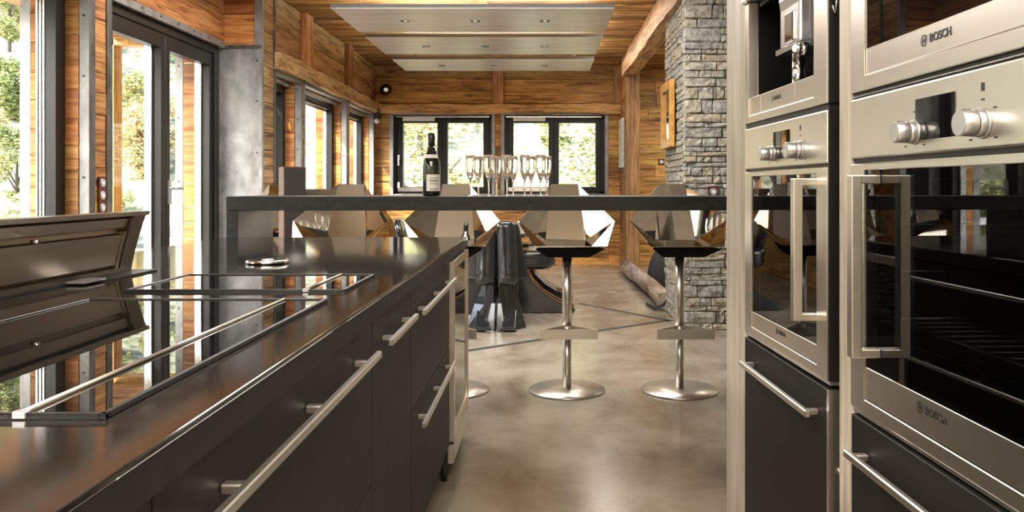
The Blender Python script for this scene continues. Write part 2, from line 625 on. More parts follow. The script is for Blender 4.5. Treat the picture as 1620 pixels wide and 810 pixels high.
def stone_mat():
    m, nt, b = mat_new('rubble_stone')
    L = nt.links.new
    g = node(nt, 'ShaderNodeNewGeometry')
    oi = node(nt, 'ShaderNodeObjectInfo')
    n1 = node(nt, 'ShaderNodeTexNoise')
    n1.inputs['Scale'].default_value = 22
    n1.inputs['Detail'].default_value = 9
    n1.inputs['Roughness'].default_value = 0.7
    L(g.outputs['Position'], n1.inputs['Vector'])
    r = ramp(nt, [(0.30, (0.11, 0.105, 0.09)), (0.45, (0.32, 0.305, 0.27)), (0.62, (0.55, 0.53, 0.48))])
    L(n1.outputs[0], r.inputs[0])
    rt = ramp(nt, [(0.0, (0.95, 0.95, 0.95)), (0.3, (0.74, 0.74, 0.74)), (0.55, (1.0, 0.96, 0.87)), (0.8, (0.98, 0.88, 0.72)), (1.0, (0.80, 0.79, 0.77))])
    L(oi.outputs['Random'], rt.inputs[0])
    mx = node(nt, 'ShaderNodeMix', data_type='RGBA', blend_type='MULTIPLY')
    mx.inputs[0].default_value = 1.0
    L(r.outputs[0], mx.inputs[6])
    L(rt.outputs[0], mx.inputs[7])
    L(mx.outputs[2], b.inputs['Base Color'])
    b.inputs['Roughness'].default_value = 0.85
    n2 = node(nt, 'ShaderNodeTexNoise')
    n2.inputs['Scale'].default_value = 42
    n2.inputs['Detail'].default_value = 8
    n2.inputs['Roughness'].default_value = 0.65
    L(g.outputs['Position'], n2.inputs['Vector'])
    bp = node(nt, 'ShaderNodeBump')
    bp.inputs['Strength'].default_value = 0.9
    bp.inputs['Distance'].default_value = 0.02
    L(n2.outputs[0], bp.inputs['Height'])
    L(bp.outputs[0], b.inputs['Normal'])
    return m


STONE = stone_mat()
MORTAR = plain('stone_mortar', (0.10, 0.09, 0.078), 0.95, bump=0.5, bscale=80)


def leaf_mat(name, stops):
    m, nt, b = mat_new(name)
    L = nt.links.new
    g = node(nt, 'ShaderNodeNewGeometry')
    oi = node(nt, 'ShaderNodeObjectInfo')
    n1 = node(nt, 'ShaderNodeTexNoise')
    n1.inputs['Scale'].default_value = 0.85
    n1.inputs['Detail'].default_value = 6
    L(g.outputs['Position'], n1.inputs['Vector'])
    ad = node(nt, 'ShaderNodeMath', operation='MULTIPLY_ADD')
    ad.inputs[1].default_value = 0.45
    L(oi.outputs['Random'], ad.inputs[0])
    mh = node(nt, 'ShaderNodeMath', operation='MULTIPLY')
    mh.inputs[1].default_value = 0.75
    L(n1.outputs[0], mh.inputs[0])
    L(mh.outputs[0], ad.inputs[2])
    r = ramp(nt, stops)
    L(ad.outputs[0], r.inputs[0])
    L(r.outputs[0], b.inputs['Base Color'])
    b.inputs['Roughness'].default_value = 0.8
    b.inputs['Specular IOR Level'].default_value = 0.2
    return m


LEAF = leaf_mat('autumn_leaves', [(0.25, (0.10, 0.14, 0.05)), (0.45, (0.26, 0.29, 0.10)), (0.6, (0.48, 0.44, 0.20)), (0.78, (0.56, 0.40, 0.20)), (0.95, (0.66, 0.60, 0.38))])
BARK = plain('bark', (0.10, 0.08, 0.06), 0.9)
HILLM = clouds('dry_hillside', [(0.35, (0.07, 0.08, 0.04)), (0.5, (0.25, 0.24, 0.13)), (0.65, (0.50, 0.45, 0.33))], 0.9, 0, (1, 1, 1), 0.5, 0.0, 0.05, 3.2)

FRONT.node_tree.nodes['Principled BSDF'].inputs['Specular IOR Level'].default_value = 0.28
BARM.node_tree.nodes['Principled BSDF'].inputs['Specular IOR Level'].default_value = 0.2

# ------------------------------------------------------------------ floor, ceiling, walls
XD, XW = -2.78, -2.46          # inner faces of the sliding-door wall and of the dining window wall
YR, YF = 6.88, 11.55           # return wall, far wall
ZC = 2.92


def struct(name, mb, mat, **kw):
    o = mb.build(name, mat, **kw)
    o['kind'] = 'structure'
    return o


fl = struct('floor', MB().box(-3.0, 4.0, -4.2, 11.9, -0.12, 0.0), FLOORM)
fl['label'] = 'polished beige concrete floor'


def strip(p, q, w):
    p = Vector((*p, 0)); q = Vector((*q, 0))
    n = Vector((-(q - p).y, (q - p).x, 0)).normalized() * w / 2
    return MB().add([p - n + Vector((0, 0, z)) for z in (0.0, 0.0012)] + [q - n + Vector((0, 0, z)) for z in (0.0, 0.0012)] + [q + n + Vector((0, 0, z)) for z in (0.0, 0.0012)] + [p + n + Vector((0, 0, z)) for z in (0.0, 0.0012)],
                    [(0, 2, 3, 1), (2, 4, 5, 3), (4, 6, 7, 5), (6, 0, 1, 7), (1, 3, 5, 7), (0, 6, 4, 2)])


strip((-1.6, 4.72), (1.08, 6.82), 0.055).build('floor_strip', FLOORSTRIP, fl)  # thin dark strip laid across the floor
strip((0.35, 7.80), (1.10, 6.78), 0.055).build('floor_strip', FLOORSTRIP, fl)

ceil = struct('ceiling', MB().box(-3.2, 4.2, -4.4, 11.9, ZC + 0.03, ZC + 0.15), WX)
fill(ceil, 'z', -1, ZC + 0.03, XW, 1.09, 3.6, YF, 0.135, CEIL, 1.6, 3.6, gap=0.006, jitter=0.012)
fill(ceil, 'z', -1, ZC + 0.03, 1.25, 4.0, 5.6, YF, 0.15, CEIL, 1.6, 3.0, gap=0.006, jitter=0.012)
MB().box(-3.0, 4.0, -4.2, 3.6, ZC, ZC + 0.03).build('ceiling_board', CREAM, ceil)
MB().box(-2.8, XW, 3.6, YR, ZC, ZC + 0.03).build('ceiling_board', CEIL, ceil)

# ---- far wall with two windows
FW = [(-2.20, -0.758), (-0.575, 0.896)]
ZS, ZT = 1.035, 2.20
mb = MB()
mb.box(-2.9, 4.1, YF + 0.025, YF + 0.33, 0, ZS)
mb.box(-2.9, 4.1, YF + 0.025, YF + 0.33, ZT, ZC + 0.03)
for a, b_ in ((-2.9, FW[0][0]), (FW[0][1], FW[1][0]), (FW[1][1], 4.1)):
    mb.box(a, b_, YF + 0.025, YF + 0.33, ZS, ZT)
wf = struct('wall_far', mb, WX)
F = YF + 0.025
fill(wf, 'y', -1, F, XW, -0.74, 2.37, ZC, 0.18, WX, 1.1, 1.8, rows=[0.175, 0.2, 0.175])
fill(wf, 'y', -1, F, -0.58, 1.02, 2.37, ZC, 0.18, WX, 1.1, 1.8, rows=[0.16, 0.19, 0.2])
fill(wf, 'y', -1, F, XW, FW[0][0] - 0.05, 0, 2.22, 0.13, WX, 0.5, 1)
fill(wf, 'y', -1, F, FW[0][1] + 0.05, FW[1][0] - 0.05, ZS, 2.22, 0.12, WX, 0.5, 1)
fill(wf, 'y', -1, F, FW[1][1] + 0.05, 1.13, 0, 2.22, 0.15, WX, 0.5, 1)
fill(wf, 'y', -1, F, FW[0][0] - 0.05, FW[1][1] + 0.05, 0, ZS - 0.05, 0.15, WX, 0.8, 2)
fill(wf, 'y', -1, F, 1.27, 2.6, 0, ZC, 0.165, WX, 0.6, 1.3)
# vertical posts above the rail
MB().box(-0.74, -0.585, YF - 0.05, F, 2.36, ZC).build('post', WZ, wf, bevel=0.008)
MB().box(1.02, 1.12, YF - 0.05, F, 2.36, ZC).build('post', WZ, wf, bevel=0.008)


def rough_beam(name, axis, a, b, c0, c1, z0, z1, mat, parent, seed=0, amp=0.012, n=36, base=None):
    """an adzed beam along x or y with uneven edges; c0..c1 is its depth, z0..z1 its height"""
    rings = []
    for i in range(n + 1):
        t = a + (b - a) * i / n

        def w(k):
            return noise.noise(Vector((t * 2.3, k * 3.7 + seed, seed * 1.3))) * amp + noise.noise(Vector((t * 9, k * 5.1, seed))) * amp * 0.5
        m = (z0 + z1) / 2
        ring = [(c0 + w(1), z0 + w(2)), (c1 , z0 + w(4)), (c1, z1 + w(6)), (c0 + w(7) * 0.6, z1 - 0.012 + w(8)), (c0 - 0.010 + w(9), m + w(10))]
        rings.append([(t, p[0], p[1]) if axis == 'x' else (p[0], t, p[1]) for p in ring])
    return MB().loft(rings, smooth=False).build(name, mat, parent)


rough_beam('rail_beam', 'x', XW, 1.12, YF - 0.085, F, 2.215, 2.365, RAILX, wf, 3, 0.03)


def steel_frame_y(parent, x0, x1, z0, z1, y, w=0.05, d=0.03, mat=ANGLE):
    m = MB()
    m.box(x0 - w, x0, y - 0.012, y + d, z0 - w, z1 + w)
    m.box(x1, x1 + w, y - 0.012, y + d, z0 - w, z1 + w)
    m.box(x0, x1, y - 0.012, y + d, z1, z1 + w)
    m.box(x0, x1, y - 0.012, y + d, z0 - w, z0)
    return m.build('steel_surround', mat, parent)


for i, (x0, x1) in enumerate(FW):
    w = empty(f'window_{i + 1}', (0, 0, 0), kind='structure')
    steel_frame_y(w, x0, x1, ZS, ZT, YF)
    ym = YF + 0.10
    fm = MB()
    fm.box(x0, x0 + 0.055, ym, ym + 0.09, ZS, ZT)
    fm.box(x1 - 0.055, x1, ym, ym + 0.09, ZS, ZT)
    fm.box(x0, x1, ym, ym + 0.09, ZT - 0.05, ZT)
    fm.box(x0, x1, ym, ym + 0.09, ZS, ZS + 0.045)
    fm.build('frame', DFRAME, w)
    MB().box(x0, x1, YF + 0.018, ym + 0.01, ZS - 0.004, ZS + 0.012).build('sill', ANGLE, w)
    MB().box(x0, x0 + 0.004, YF + 0.02, ym, ZS, ZT).box(x1 - 0.004, x1, YF + 0.02, ym, ZS, ZT).box(x0, x1, YF + 0.02, ym, ZT - 0.004, ZT).build('reveal_lining', ANGLED, w)
    mid = (x0 + x1) / 2 - 0.01
    for k, (a, b_) in enumerate(((x0 + 0.055, mid), (mid, x1 - 0.055))):
        s = MB()
        st = 0.075
        zb, zt = ZS + 0.045, ZT - 0.05
        s.box(a, a + st, ym - 0.02, ym + 0.06, zb, zt).box(b_ - st, b_, ym - 0.02, ym + 0.06, zb, zt)
        s.box(a + st, b_ - st, ym - 0.02, ym + 0.06, zb, zb + 0.07).box(a + st, b_ - st, ym - 0.02, ym + 0.06, zt - 0.06, zt)
        so = s.build('sash', DFRAME, w, bevel=0.004, seg=1)
        MB().box(a + st - 0.005, b_ - st + 0.005, ym + 0.018, ym + 0.024, zb + 0.065, zt - 0.055).build('pane', PANE, so)
        if k == 0:
            MB().box(a + 0.004, b_ - 0.1, ym - 0.035, ym - 0.02, zb + 0.002, zb + 0.062).build('aluminium_bead', BRIGHT, so)
    MB().box(x0 + 0.13, x0 + 0.60, ym - 0.05, ym, ZT - 0.085, ZT - 0.03).build('vent_slot', WHITE, w)
    MB().box(x0 + 0.02, x1 - 0.04, ym - 0.03, ym, ZT - 0.03, ZT - 0.014).build('vent_rail', BRIGHT, w)
    if i == 0:
        h = MB().box(x0 + 0.055, x0 + 0.085, ym - 0.05, ym - 0.02, 1.55, 1.62)
        h.box(x0 + 0.06, x0 + 0.08, ym - 0.07, ym - 0.05, 1.46, 1.62)
        h.build('handle', WHITE, w, bevel=0.004)
        MB().box(x0 + 0.05, x0 + 0.085, ym - 0.04, ym - 0.02, 1.13, 1.22).build('hinge', WHITE, w, bevel=0.003)

# ---- dining window wall on the left
LW = [(7.24, 7.99), (8.135, 9.82), (9.98, 11.39)]
mb = MB()
xo = XW - 0.37
B0 = XW - 0.02
mb.box(xo, B0, YR + 0.03, YF + 0.3, 0, ZS)
mb.box(xo, B0, YR + 0.03, YF + 0.3, ZT, ZC + 0.03)
for a, b_ in ((YR + 0.03, 7.24), (7.99, 8.135), (9.82, 9.98), (11.39, YF + 0.3)):
    mb.box(xo, B0, a, b_, ZS, ZT)
wlft = struct('wall_left', mb, WY)
fill(wlft, 'x', 1, B0, YR + 0.03, 7.20, 0, ZC, 0.15, GX, 0.5, 1, th=0.016)
for a, b_ in ((7.99 + 0.045, 8.135), (9.82 + 0.045, 9.98), (11.39 + 0.045, YF)):
    fill(wlft, 'x', 1, B0, a, b_, ZS, 2.24, 0.2, GX, 0.5, 1, th=0.016)
fill(wlft, 'x', 1, B0, 7.2, YF, 0, ZS - 0.05, 0.17, WY, 0.8, 2.2, th=0.016)
for a, b_ in ((7.22, 8.0), (8.24, 9.76), (9.99, YF)):
    fill(wlft, 'x', 1, B0, a, b_, 2.38, ZC, 0.27, GX, 1.0, 2.4, rows=[0.26, 0.3], th=0.016)
for a, b_ in ((8.0, 8.24), (9.76, 9.99)):
    MB().box(B0, XW + 0.06, a, b_, 2.37, ZC).build('post', WZ, wlft, bevel=0.008)
rough_beam('rail_beam', 'y', 7.2, YF - 0.02, XW + 0.075, B0, 2.225, 2.385, RAILY, wlft, 8, 0.024, 44)

for i, (a, b_) in enumerate(LW):
    w = empty(f'window_{i + 3}', (0, 0, 0), kind='structure')
    xs = XW - 0.055
    # steel angle around the opening, face and return
    m = MB()
    m.box(xs, XW + 0.008, b_ - 0.004, b_, ZS, ZT)
    m.box(XW - 0.02, XW + 0.008, b_, b_ + 0.045, ZS, ZT + 0.05)
    m.box(XW - 0.02, XW + 0.008, a - 0.03, a, ZS, ZT + 0.05)
    m.box(XW - 0.02, XW + 0.008, a, b_, ZT, ZT + 0.05)
    m.box(xs, XW + 0.008, a, b_, ZS - 0.05, ZS)
    m.box(xs, XW + 0.008, a, b_, ZT - 0.004, ZT)
    m.build('steel_angle', ANGLE, w)
    fill(w, 'y', -1, b_, XW - 0.15, xs, ZS, ZT, 0.14, OX, 0.3, 1, th=0.012, jitter=0.003)      # inner reveal
    fill(w, 'y', -1, b_, xo, XW - 0.25, ZS, ZT, 0.14, OX, 0.3, 1, th=0.012, jitter=0.003)      # outer reveal
    fx0, fx1 = XW - 0.25, XW - 0.15
    m = MB()
    m.box(fx0, fx1, b_ - 0.075, b_ - 0.013, ZS, ZT)
    m.box(fx0, fx1, a, a + 0.07, ZS, ZT)
    m.box(fx0, fx1, a + 0.07, b_ - 0.07, ZT - 0.11, ZT)
    m.box(fx0, fx1, a + 0.07, b_ - 0.07, ZS, ZS + 0.09)
    m.build('frame', DFRAME, w, bevel=0.004, seg=1)
    MB().box(fx0 - 0.004, fx0 + 0.03, b_ - 0.085, b_ - 0.075, ZS + 0.09, ZT - 0.11).box(fx0 - 0.004, fx0 + 0.03, a + 0.07, b_ - 0.07, ZT - 0.125, ZT - 0.11).build('aluminium_bead', BRIGHT, w)
    MB().box(fx0 + 0.02, fx0 + 0.026, a + 0.06, b_ - 0.065, ZS + 0.08, ZT - 0.10).build('pane', PANE, w)
    MB().box(XW - 0.14, XW - 0.09, a + 0.02, b_ - 0.02, ZT - 0.05, ZT - 0.005).build('blind_rail', BRIGHT, w)
    for k in range(4):
        z = ZS + 0.2 + k * 0.3
        MB().tube((XW - 0.028, b_ - 0.009, z), (XW - 0.028, b_ - 0.003, z), 0.007, n=8).build('screw', BLACK, w)

# ---- return wall with the metal sheet, facing the kitchen
m = MB().box(xo, XW - 0.02, YR + 0.02, YR + 0.06, 0, ZC + 0.03)
wr = struct('wall_return', m, WX)
MB().box(XD - 0.06, XW - 0.012, YR + 0.004, YR + 0.02, 0, 2.36).build('metal_sheet', GALV, wr)
fill(wr, 'y', -1, YR + 0.02, XD - 0.02, XW - 0.05, 2.385, ZC, 0.26, OX, 0.5, 1, rows=[0.27, 0.27], th=0.012)
MB().box(XD, XW + 0.006, YR - 0.02, YR + 0.02, 2.36, 2.385).build('steel_ledge', ANGLED, wr)
m = MB().box(XW - 0.055, XW + 0.010, YR - 0.004, YR + 0.003, 2.385, ZC)
m.box(XW - 0.012, XW + 0.010, YR + 0.003, YR + 0.04, 0, ZC).box(XW - 0.022, XW + 0.010, YR - 0.002, YR + 0.003, 0, 2.36)
m.build('steel_angle', ANGLE, wr)
m = MB().box(XW - 0.016, XW + 0.010, 7.195, 7.24, 0, ZC)
m.build('steel_angle', ANGLED, wr)
for z in (1.0, 1.45, 1.9, 2.25):
    MB().tube((XW - 0.035, YR - 0.002, z), (XW - 0.035, YR + 0.004, z), 0.008, n=8).build('screw', BLACK, wr)
for xx in (-2.72, -2.60, -2.52):
    MB().tube((xx, YR - 0.026, 2.372), (xx, YR - 0.02, 2.372), 0.007, n=8).build('screw', BLACK, wr)

# ---- kitchen wall on the left with its glazed openings
DW = [(-3.6, -2.0), (-1.7, 0.1), (0.5, 2.4), (2.75, 4.83)]
DOOR = (5.08, YR - 0.01)
ZH = 2.365
XO = XD - 0.41
mb = MB()
mb.box(XO, XD - 0.022, -4.2, YR + 0.02, ZH, ZC + 0.03)
edges = [-4.2] + [q for p in DW + [DOOR] for q in p] + [YR + 0.02]
for k in range(0, len(edges), 2):
    if edges[k + 1] - edges[k] > 0.05: mb.box(XO, XD - 0.022, edges[k], edges[k + 1], 0, ZH)
wk = struct('wall_kitchen_left', mb, WY)
fill(wk, 'x', 1, XD - 0.022, -4.2, YR, ZH + 0.03, ZC, 0.19, OY, 1.2, 3.0, th=0.018)
for k in range(0, len(edges) - 2, 2):
    fill(wk, 'x', 1, XD - 0.022, edges[k] + (0.06 if k else 0), edges[k + 1] - 0.06, 0, ZH, 0.16, OY, 0.4, 1, th=0.018)

for i, (a, b_) in enumerate(DW):
    w = empty(f'window_{i + 6}', (0, 0, 0), kind='structure')
    z0 = 0.06
    m = MB()
    m.box(XD - 0.056, XD + 0.004, b_ - 0.005, b_, z0, ZH)
    m.build('steel_angle', GALV, w)
    m = MB().box(XD - 0.02, XD + 0.006, b_ , b_ + 0.06, 0, ZH).box(XD - 0.02, XD + 0.006, a - 0.06, a, 0, ZH).box(XD - 0.02, XD + 0.006, a, b_, ZH - 0.01, ZH + 0.04)
    m.build('steel_flange', ANGLED, w)
    fill(w, 'y', -1, b_, XD - 0.137, XD - 0.056, z0, ZH, 0.16, OX, 0.3, 1, th=0.012, jitter=0.003)
    fill(w, 'y', -1, b_, XD - 0.35, XD - 0.265, z0, ZH, 0.17, OX, 0.3, 1, th=0.012, jitter=0.003)
    MB().box(XO - 0.004, XD - 0.35, b_ - 0.012, b_, z0, ZH).build('outer_steel_angle', ANGLE, w)
    fx0, fx1 = XD - 0.265, XD - 0.137
    m = MB().box(fx0 + 0.06, fx1, b_ - 0.10, b_ - 0.013, z0, ZH).box(fx0 + 0.06, fx1, a, a + 0.08, z0, ZH).box(fx0 + 0.06, fx1, a + 0.08, b_ - 0.08, ZH - 0.08, ZH).box(fx0 + 0.06, fx1, a + 0.08, b_ - 0.08, 0, 0.10)
    m.build('frame', DFRAME, w, bevel=0.004, seg=1)
    m = MB()
    for q in range(3):
        m.box(fx0 + 0.002 + q * 0.02, fx0 + 0.017 + q * 0.02, b_ - 0.10, b_ - 0.04 + q * 0.004, z0, ZH)
    m.build('aluminium_rail', BRIGHT, w, bevel=0.003, seg=1)
    MB().box(fx0 + 0.065, fx0 + 0.072, a + 0.07, b_ - 0.09, 0.09, ZH - 0.07).build('pane', PANE, w)
    MB().box(XO, XD, a, b_, 0.0, z0).build('sill', ANGLE, w)
    for z in (0.75, 1.21, 1.83, 2.2):
        MB().tube((XD - 0.028, b_ - 0.010, z), (XD - 0.028, b_ - 0.004, z), 0.008, n=8).build('screw', BLACK, w)

# double glazed door
dr = empty('door_1', (0, 0, 0), kind='structure')
a, b_ = DOOR
fx1 = XD - 0.055
fx0 = XD - 0.13
m = MB().box(XD - 0.02, XD + 0.006, a - 0.06, a, 0, ZH + 0.05).build('steel_flange', ANGLED, dr)
m = MB().box(XD - 0.02, XD + 0.008, a, b_, ZH - 0.008, ZH + 0.045).build('steel_lintel', ANGLE, dr)
for q in range(7):
    y = a + 0.1 + q * 0.27
    MB().tube((XD + 0.008, y, ZH + 0.022), (XD + 0.014, y, ZH + 0.022), 0.007, n=8).build('screw', BLACK, dr)
m = MB().box(XD - 0.2, XD - 0.04, b_ - 0.10, b_, 0, ZH).box(XD - 0.2, XD - 0.04, a, a + 0.05, 0, ZH).box(XD - 0.2, XD - 0.04, a + 0.05, b_ - 0.1, ZH - 0.07, ZH).build('frame', DFRAME, dr, bevel=0.004, seg=1)
ym = (a + b_) / 2 - 0.05
for k, (p, q) in enumerate(((a + 0.05, ym), (ym, b_ - 0.10))):
    st = 0.068
    s = MB().box(fx0, fx1, p, p + st, 0.03, ZH - 0.07).box(fx0, fx1, q - st, q, 0.03, ZH - 0.07).box(fx0, fx1, p + st, q - st, ZH - 0.18, ZH - 0.07).box(fx0, fx1, p + st, q - st, 0.03, 0.16)
    so = s.build('door_leaf', DFRAME, dr, bevel=0.004, seg=1)
    MB().box(fx0 + 0.02, fx0 + 0.027, p + st - 0.01, q - st + 0.01, 0.15, ZH - 0.17).build('pane', PANE, so)
    m = MB().box(fx0 - 0.045, fx0 + 0.0, q - st - 0.015, q - st + 0.012, 0.05, ZH - 0.12)
    m.box(fx0 - 0.03, fx0 + 0.012, q - st - 0.02, q - st, 0.05, ZH - 0.12)
    m.build('aluminium_bead', BRIGHT, so, bevel=0.003, seg=1)
    if k == 1:
        hd = MB().box(fx1, fx1 + 0.012, p + 0.03, p + 0.075, 1.02, 1.20).tube((fx1 + 0.01, p + 0.052, 1.14), (fx1 + 0.055, p + 0.052, 1.14), 0.010, n=10)
        hd.tube((fx1 + 0.05, p + 0.045, 1.14), (fx1 + 0.05, p + 0.17, 1.14), 0.011, n=10)
        hd.build('handle', SILVER, so, bevel=0.002, seg=1)
fill(dr, 'y', -1, b_, XD - 0.35, XD - 0.2, 0.0, ZH, 0.17, OX, 0.3, 1, th=0.012, jitter=0.003)
MB().box(XO - 0.004, XD - 0.35, b_ - 0.016, b_, 0, ZH).build('outer_steel_angle', ANGLE, dr)
for z in (0.6, 1.2, 1.75, 2.2):
    MB().tube((XD - 0.385, b_ - 0.02, z), (XD - 0.385, b_ - 0.014, z), 0.009, n=8).build('screw', BLACK, dr)

# ---- right side: short wall, post, beam, outer room, back of kitchen
m = MB().box(1.13, 1.27, 10.86, YF, 0, ZC)
wrt = struct('wall_right', m, WY)
fill(wrt, 'x', -1, 1.13, 10.86, YF, 0, ZC, 0.30, OY, 0.5, 1, th=0.012)
MB().box(1.11, 1.30, 10.68, 10.86, 0, 2.69).build('post', WZ, wrt, bevel=0.012)
bm_ = rough_beam('trim_1', 'y', 6.4, 10.9, 1.08, 1.26, 2.665, 2.93, RAILY, None, 5, 0.015, 40)
bm_['kind'] = 'structure'
struct('wall_outer_right', MB().box(4.0, 4.15, -4.2, 11.9, 0, ZC + 0.03), PLASTER)
struct('wall_kitchen_right', MB().box(1.32, 1.45, -4.2, 2.5, 0, ZC), PLASTER)
struct('wall_behind_oven', MB().box(1.45, 4.0, 2.35, 2.5, 0, ZC), PLASTER)
struct('wall_rear', MB().box(-2.9, 4.1, -4.35, -4.2, 0, ZC), PLASTER)

# ------------------------------------------------------------------ stone pillar
def stone_mesh(seed):
    """a rough stone face: unit size, front towards -y, edges rounded back"""
    bm = bmesh.new()
    nx, nz = 5, 4
    R = random.Random(seed)
    grid = []
    jit = [[(R.uniform(-.018, .018), R.uniform(-.025, .025)) for _ in range(nz + 1)] for _ in range(nx + 1)]
    for i in range(nx + 1):
        row = []
        for k in range(nz + 1):
            u = (-.5, -.455, -.16, .15, .45, .5)[i]
            v = (-.5, -.42, 0.0, .43, .5)[k]
            edge = (i in (0, nx)) or (k in (0, nz))
            corner = (i in (0, nx)) and (k in (0, nz))
            y = -0.5 + (0.17 if edge else 0) + (0.05 if corner else 0) + R.uniform(-.09, .09)
            ju, jv = jit[i][k]
            s = 0.93 if corner else 1
            row.append(bm.verts.new(((u + ju) * s, y, (v + jv) * s)))
        grid.append(row)
    for i in range(nx):
        for k in range(nz):
            bm.faces.new([grid[i][k], grid[i + 1][k], grid[i + 1][k + 1], grid[i][k + 1]])
    be = [e for e in bm.edges if e.is_boundary]
    r = bmesh.ops.extrude_edge_only(bm, edges=be)
    for v in [g for g in r['geom'] if isinstance(g, bmesh.types.BMVert)]:
        v.co.y = 0.5
    bmesh.ops.recalc_face_normals(bm, faces=bm.faces)
    me = bpy.data.meshes.new('stone')
    bm.to_mesh(me); bm.free()
    me.materials.append(STONE)
    return me


STONES = [stone_mesh(s) for s in range(8)]
PX0, PX1, PY0, PY1 = 1.13, 1.95, 6.36, 7.36
pil = struct('wall_stone_pillar', MB().box(PX0 + 0.035, PX1, PY0 + 0.035, PY1 - 0.02, 0, ZC + 0.02), MORTAR)
pil['label'] = 'pillar of rough grey and beige dry-laid stones'
R = random.Random(21)


def lay(u0, u1, z0, z1, put, gap=0.0045):
    z = z0
    while z < z1 - 0.01:
        h = R.choice([0.038, 0.05, 0.06, 0.072, 0.085, 0.10, 0.115])
        if z + h > z1 - 0.04: h = z1 - z
        u = u0 - R.uniform(0, 0.05)
        while u < u1 - 0.01:
            L = R.choice([0.06, 0.09, 0.12, 0.16, 0.21, 0.27, 0.34])
            if u + L > u1 - 0.06: L = u1 - u
            ua = max(u, u0)
            if h > 0.1 and R.random() < 0.35:      # two thin stones beside a tall one
                hh = h * R.uniform(0.4, 0.6)
                put(ua, u + L, z, z + hh, gap); put(ua, u + L, z + hh, z + h, gap)
            else:
                put(ua, u + L, z, z + h, gap)
            u += L
        z += h


def put_front(a, b_, z0, z1, g):
    o = bpy.data.objects.new('stone', R.choice(STONES)); COL.objects.link(o)
    t = 0.07 + R.uniform(-.012, .016)
    o.location = Vector(((a + b_) / 2, PY0 + 0.035, (z0 + z1) / 2)) - OFF[pil.name]
    o.scale = (b_ - a - g, t, z1 - z0 - g); o.parent = pil


def put_side(a, b_, z0, z1, g):
    o = bpy.data.objects.new('stone', R.choice(STONES)); COL.objects.link(o)
    t = 0.07 + R.uniform(-.012, .012)
    o.location = Vector((PX0 + 0.035, (a + b_) / 2, (z0 + z1) / 2)) - OFF[pil.name]
    o.rotation_euler = (0, 0, -PI / 2)
    o.scale = (b_ - a - g, t, z1 - z0 - g); o.parent = pil


lay(PX0, PX1, 0, ZC, put_front)
lay(PY0 + 0.01, PY1, 0, ZC, put_side)

# ------------------------------------------------------------------ kitchen island
IX0, IX1, IY0, IY1, IZ = -1.476, -0.352, -0.9, 3.67, 0.92
top = empty('island_worktop', ((IX0 + IX1) / 2, (IY0 + IY1) / 2, IZ - 0.045))
_hx, _hy = (IX1 - IX0) / 2, (IY1 - IY0) / 2
MB().box(-_hx, _hx, -_hy, _hy, 0.037, 0.045).build('top_plate', COUNTER, top, bevel=0.002)
MB().box(-_hx + 0.001, _hx - 0.001, -_hy + 0.001, _hy - 0.001, 0.0, 0.0368).build('edge_band', FRONT, top)
tag(top, 'long glossy dark island worktop holding the cooktops', 'worktop')
FX = -0.366     # face of the fronts


def bar_handle(parent, y0, y1, z, xf, posts, side=1):
    m = MB()
    x = xf + side * 0.030
    m.box(x - 0.006, x + 0.006, y0, y1, z - 0.0075, z + 0.0075)
    for p in posts:
        m.box(min(xf, x), max(xf, x), p - 0.008, p + 0.008, z - 0.006, z + 0.006)
    return m.build('handle', STEELH, parent, bevel=0.002, seg=1)


def island_unit(y0, y1, label, fronts, plinth=True):
    c = empty('island_cabinet', ((IX0 + IX1) / 2, (y0 + y1) / 2, 0), 0, label, 'cabinet', 'dark cabinet units under the island worktop')
    ox, oy = (IX0 + IX1) / 2, (y0 + y1) / 2
    MB().box(IX0 + 0.02 - ox, FX - 0.024 - ox, y0 - oy, y1 - oy, 0.14, IZ - 0.046).build('carcass', BLACK, c)
    MB().box(IX0 + 0.06 - ox, FX - 0.09 - ox, y0 - oy, y1 - oy, 0, 0.14).build('plinth', BLACK, c)
    for (z0, z1, h) in fronts:
        f = MB().box(FX - 0.022 - ox, FX - ox, y0 + 0.002 - oy, y1 - 0.002 - oy, z0, z1).build('drawer_front', FRONT, c, bevel=0.0015, seg=1)
        if h:
            bar_handle(f, h[0] - oy, h[1] - oy, h[2], FX - ox, [p - oy for p in h[3]])
    return c


island_unit(IY0, 0.74, 'plain dark island cabinet nearest the camera at left bottom corner', [(0.15, 0.868, None)])
island_unit(0.74, 1.684, 'wide dark island drawer unit with the longest steel handle', [(0.52, 0.868, (0.80, 1.615, 0.812, (0.90, 1.22, 1.53))), (0.15, 0.516, (0.80, 1.615, 0.46, (0.90, 1.53)))])
island_unit(1.684, 2.17, 'narrow tall dark island pull-out with one short steel handle', [(0.15, 0.868, (1.735, 2.09, 0.812, (1.79, 2.03)))])
island_unit(2.17, 3.065, 'dark island unit of two deep drawers beside the wine cooler', [(0.532, 0.868, (2.215, 3.03, 0.80, (2.30, 2.62, 2.93))), (0.15, 0.528, (2.215, 3.03, 0.485, (2.30, 2.62, 2.93)))])

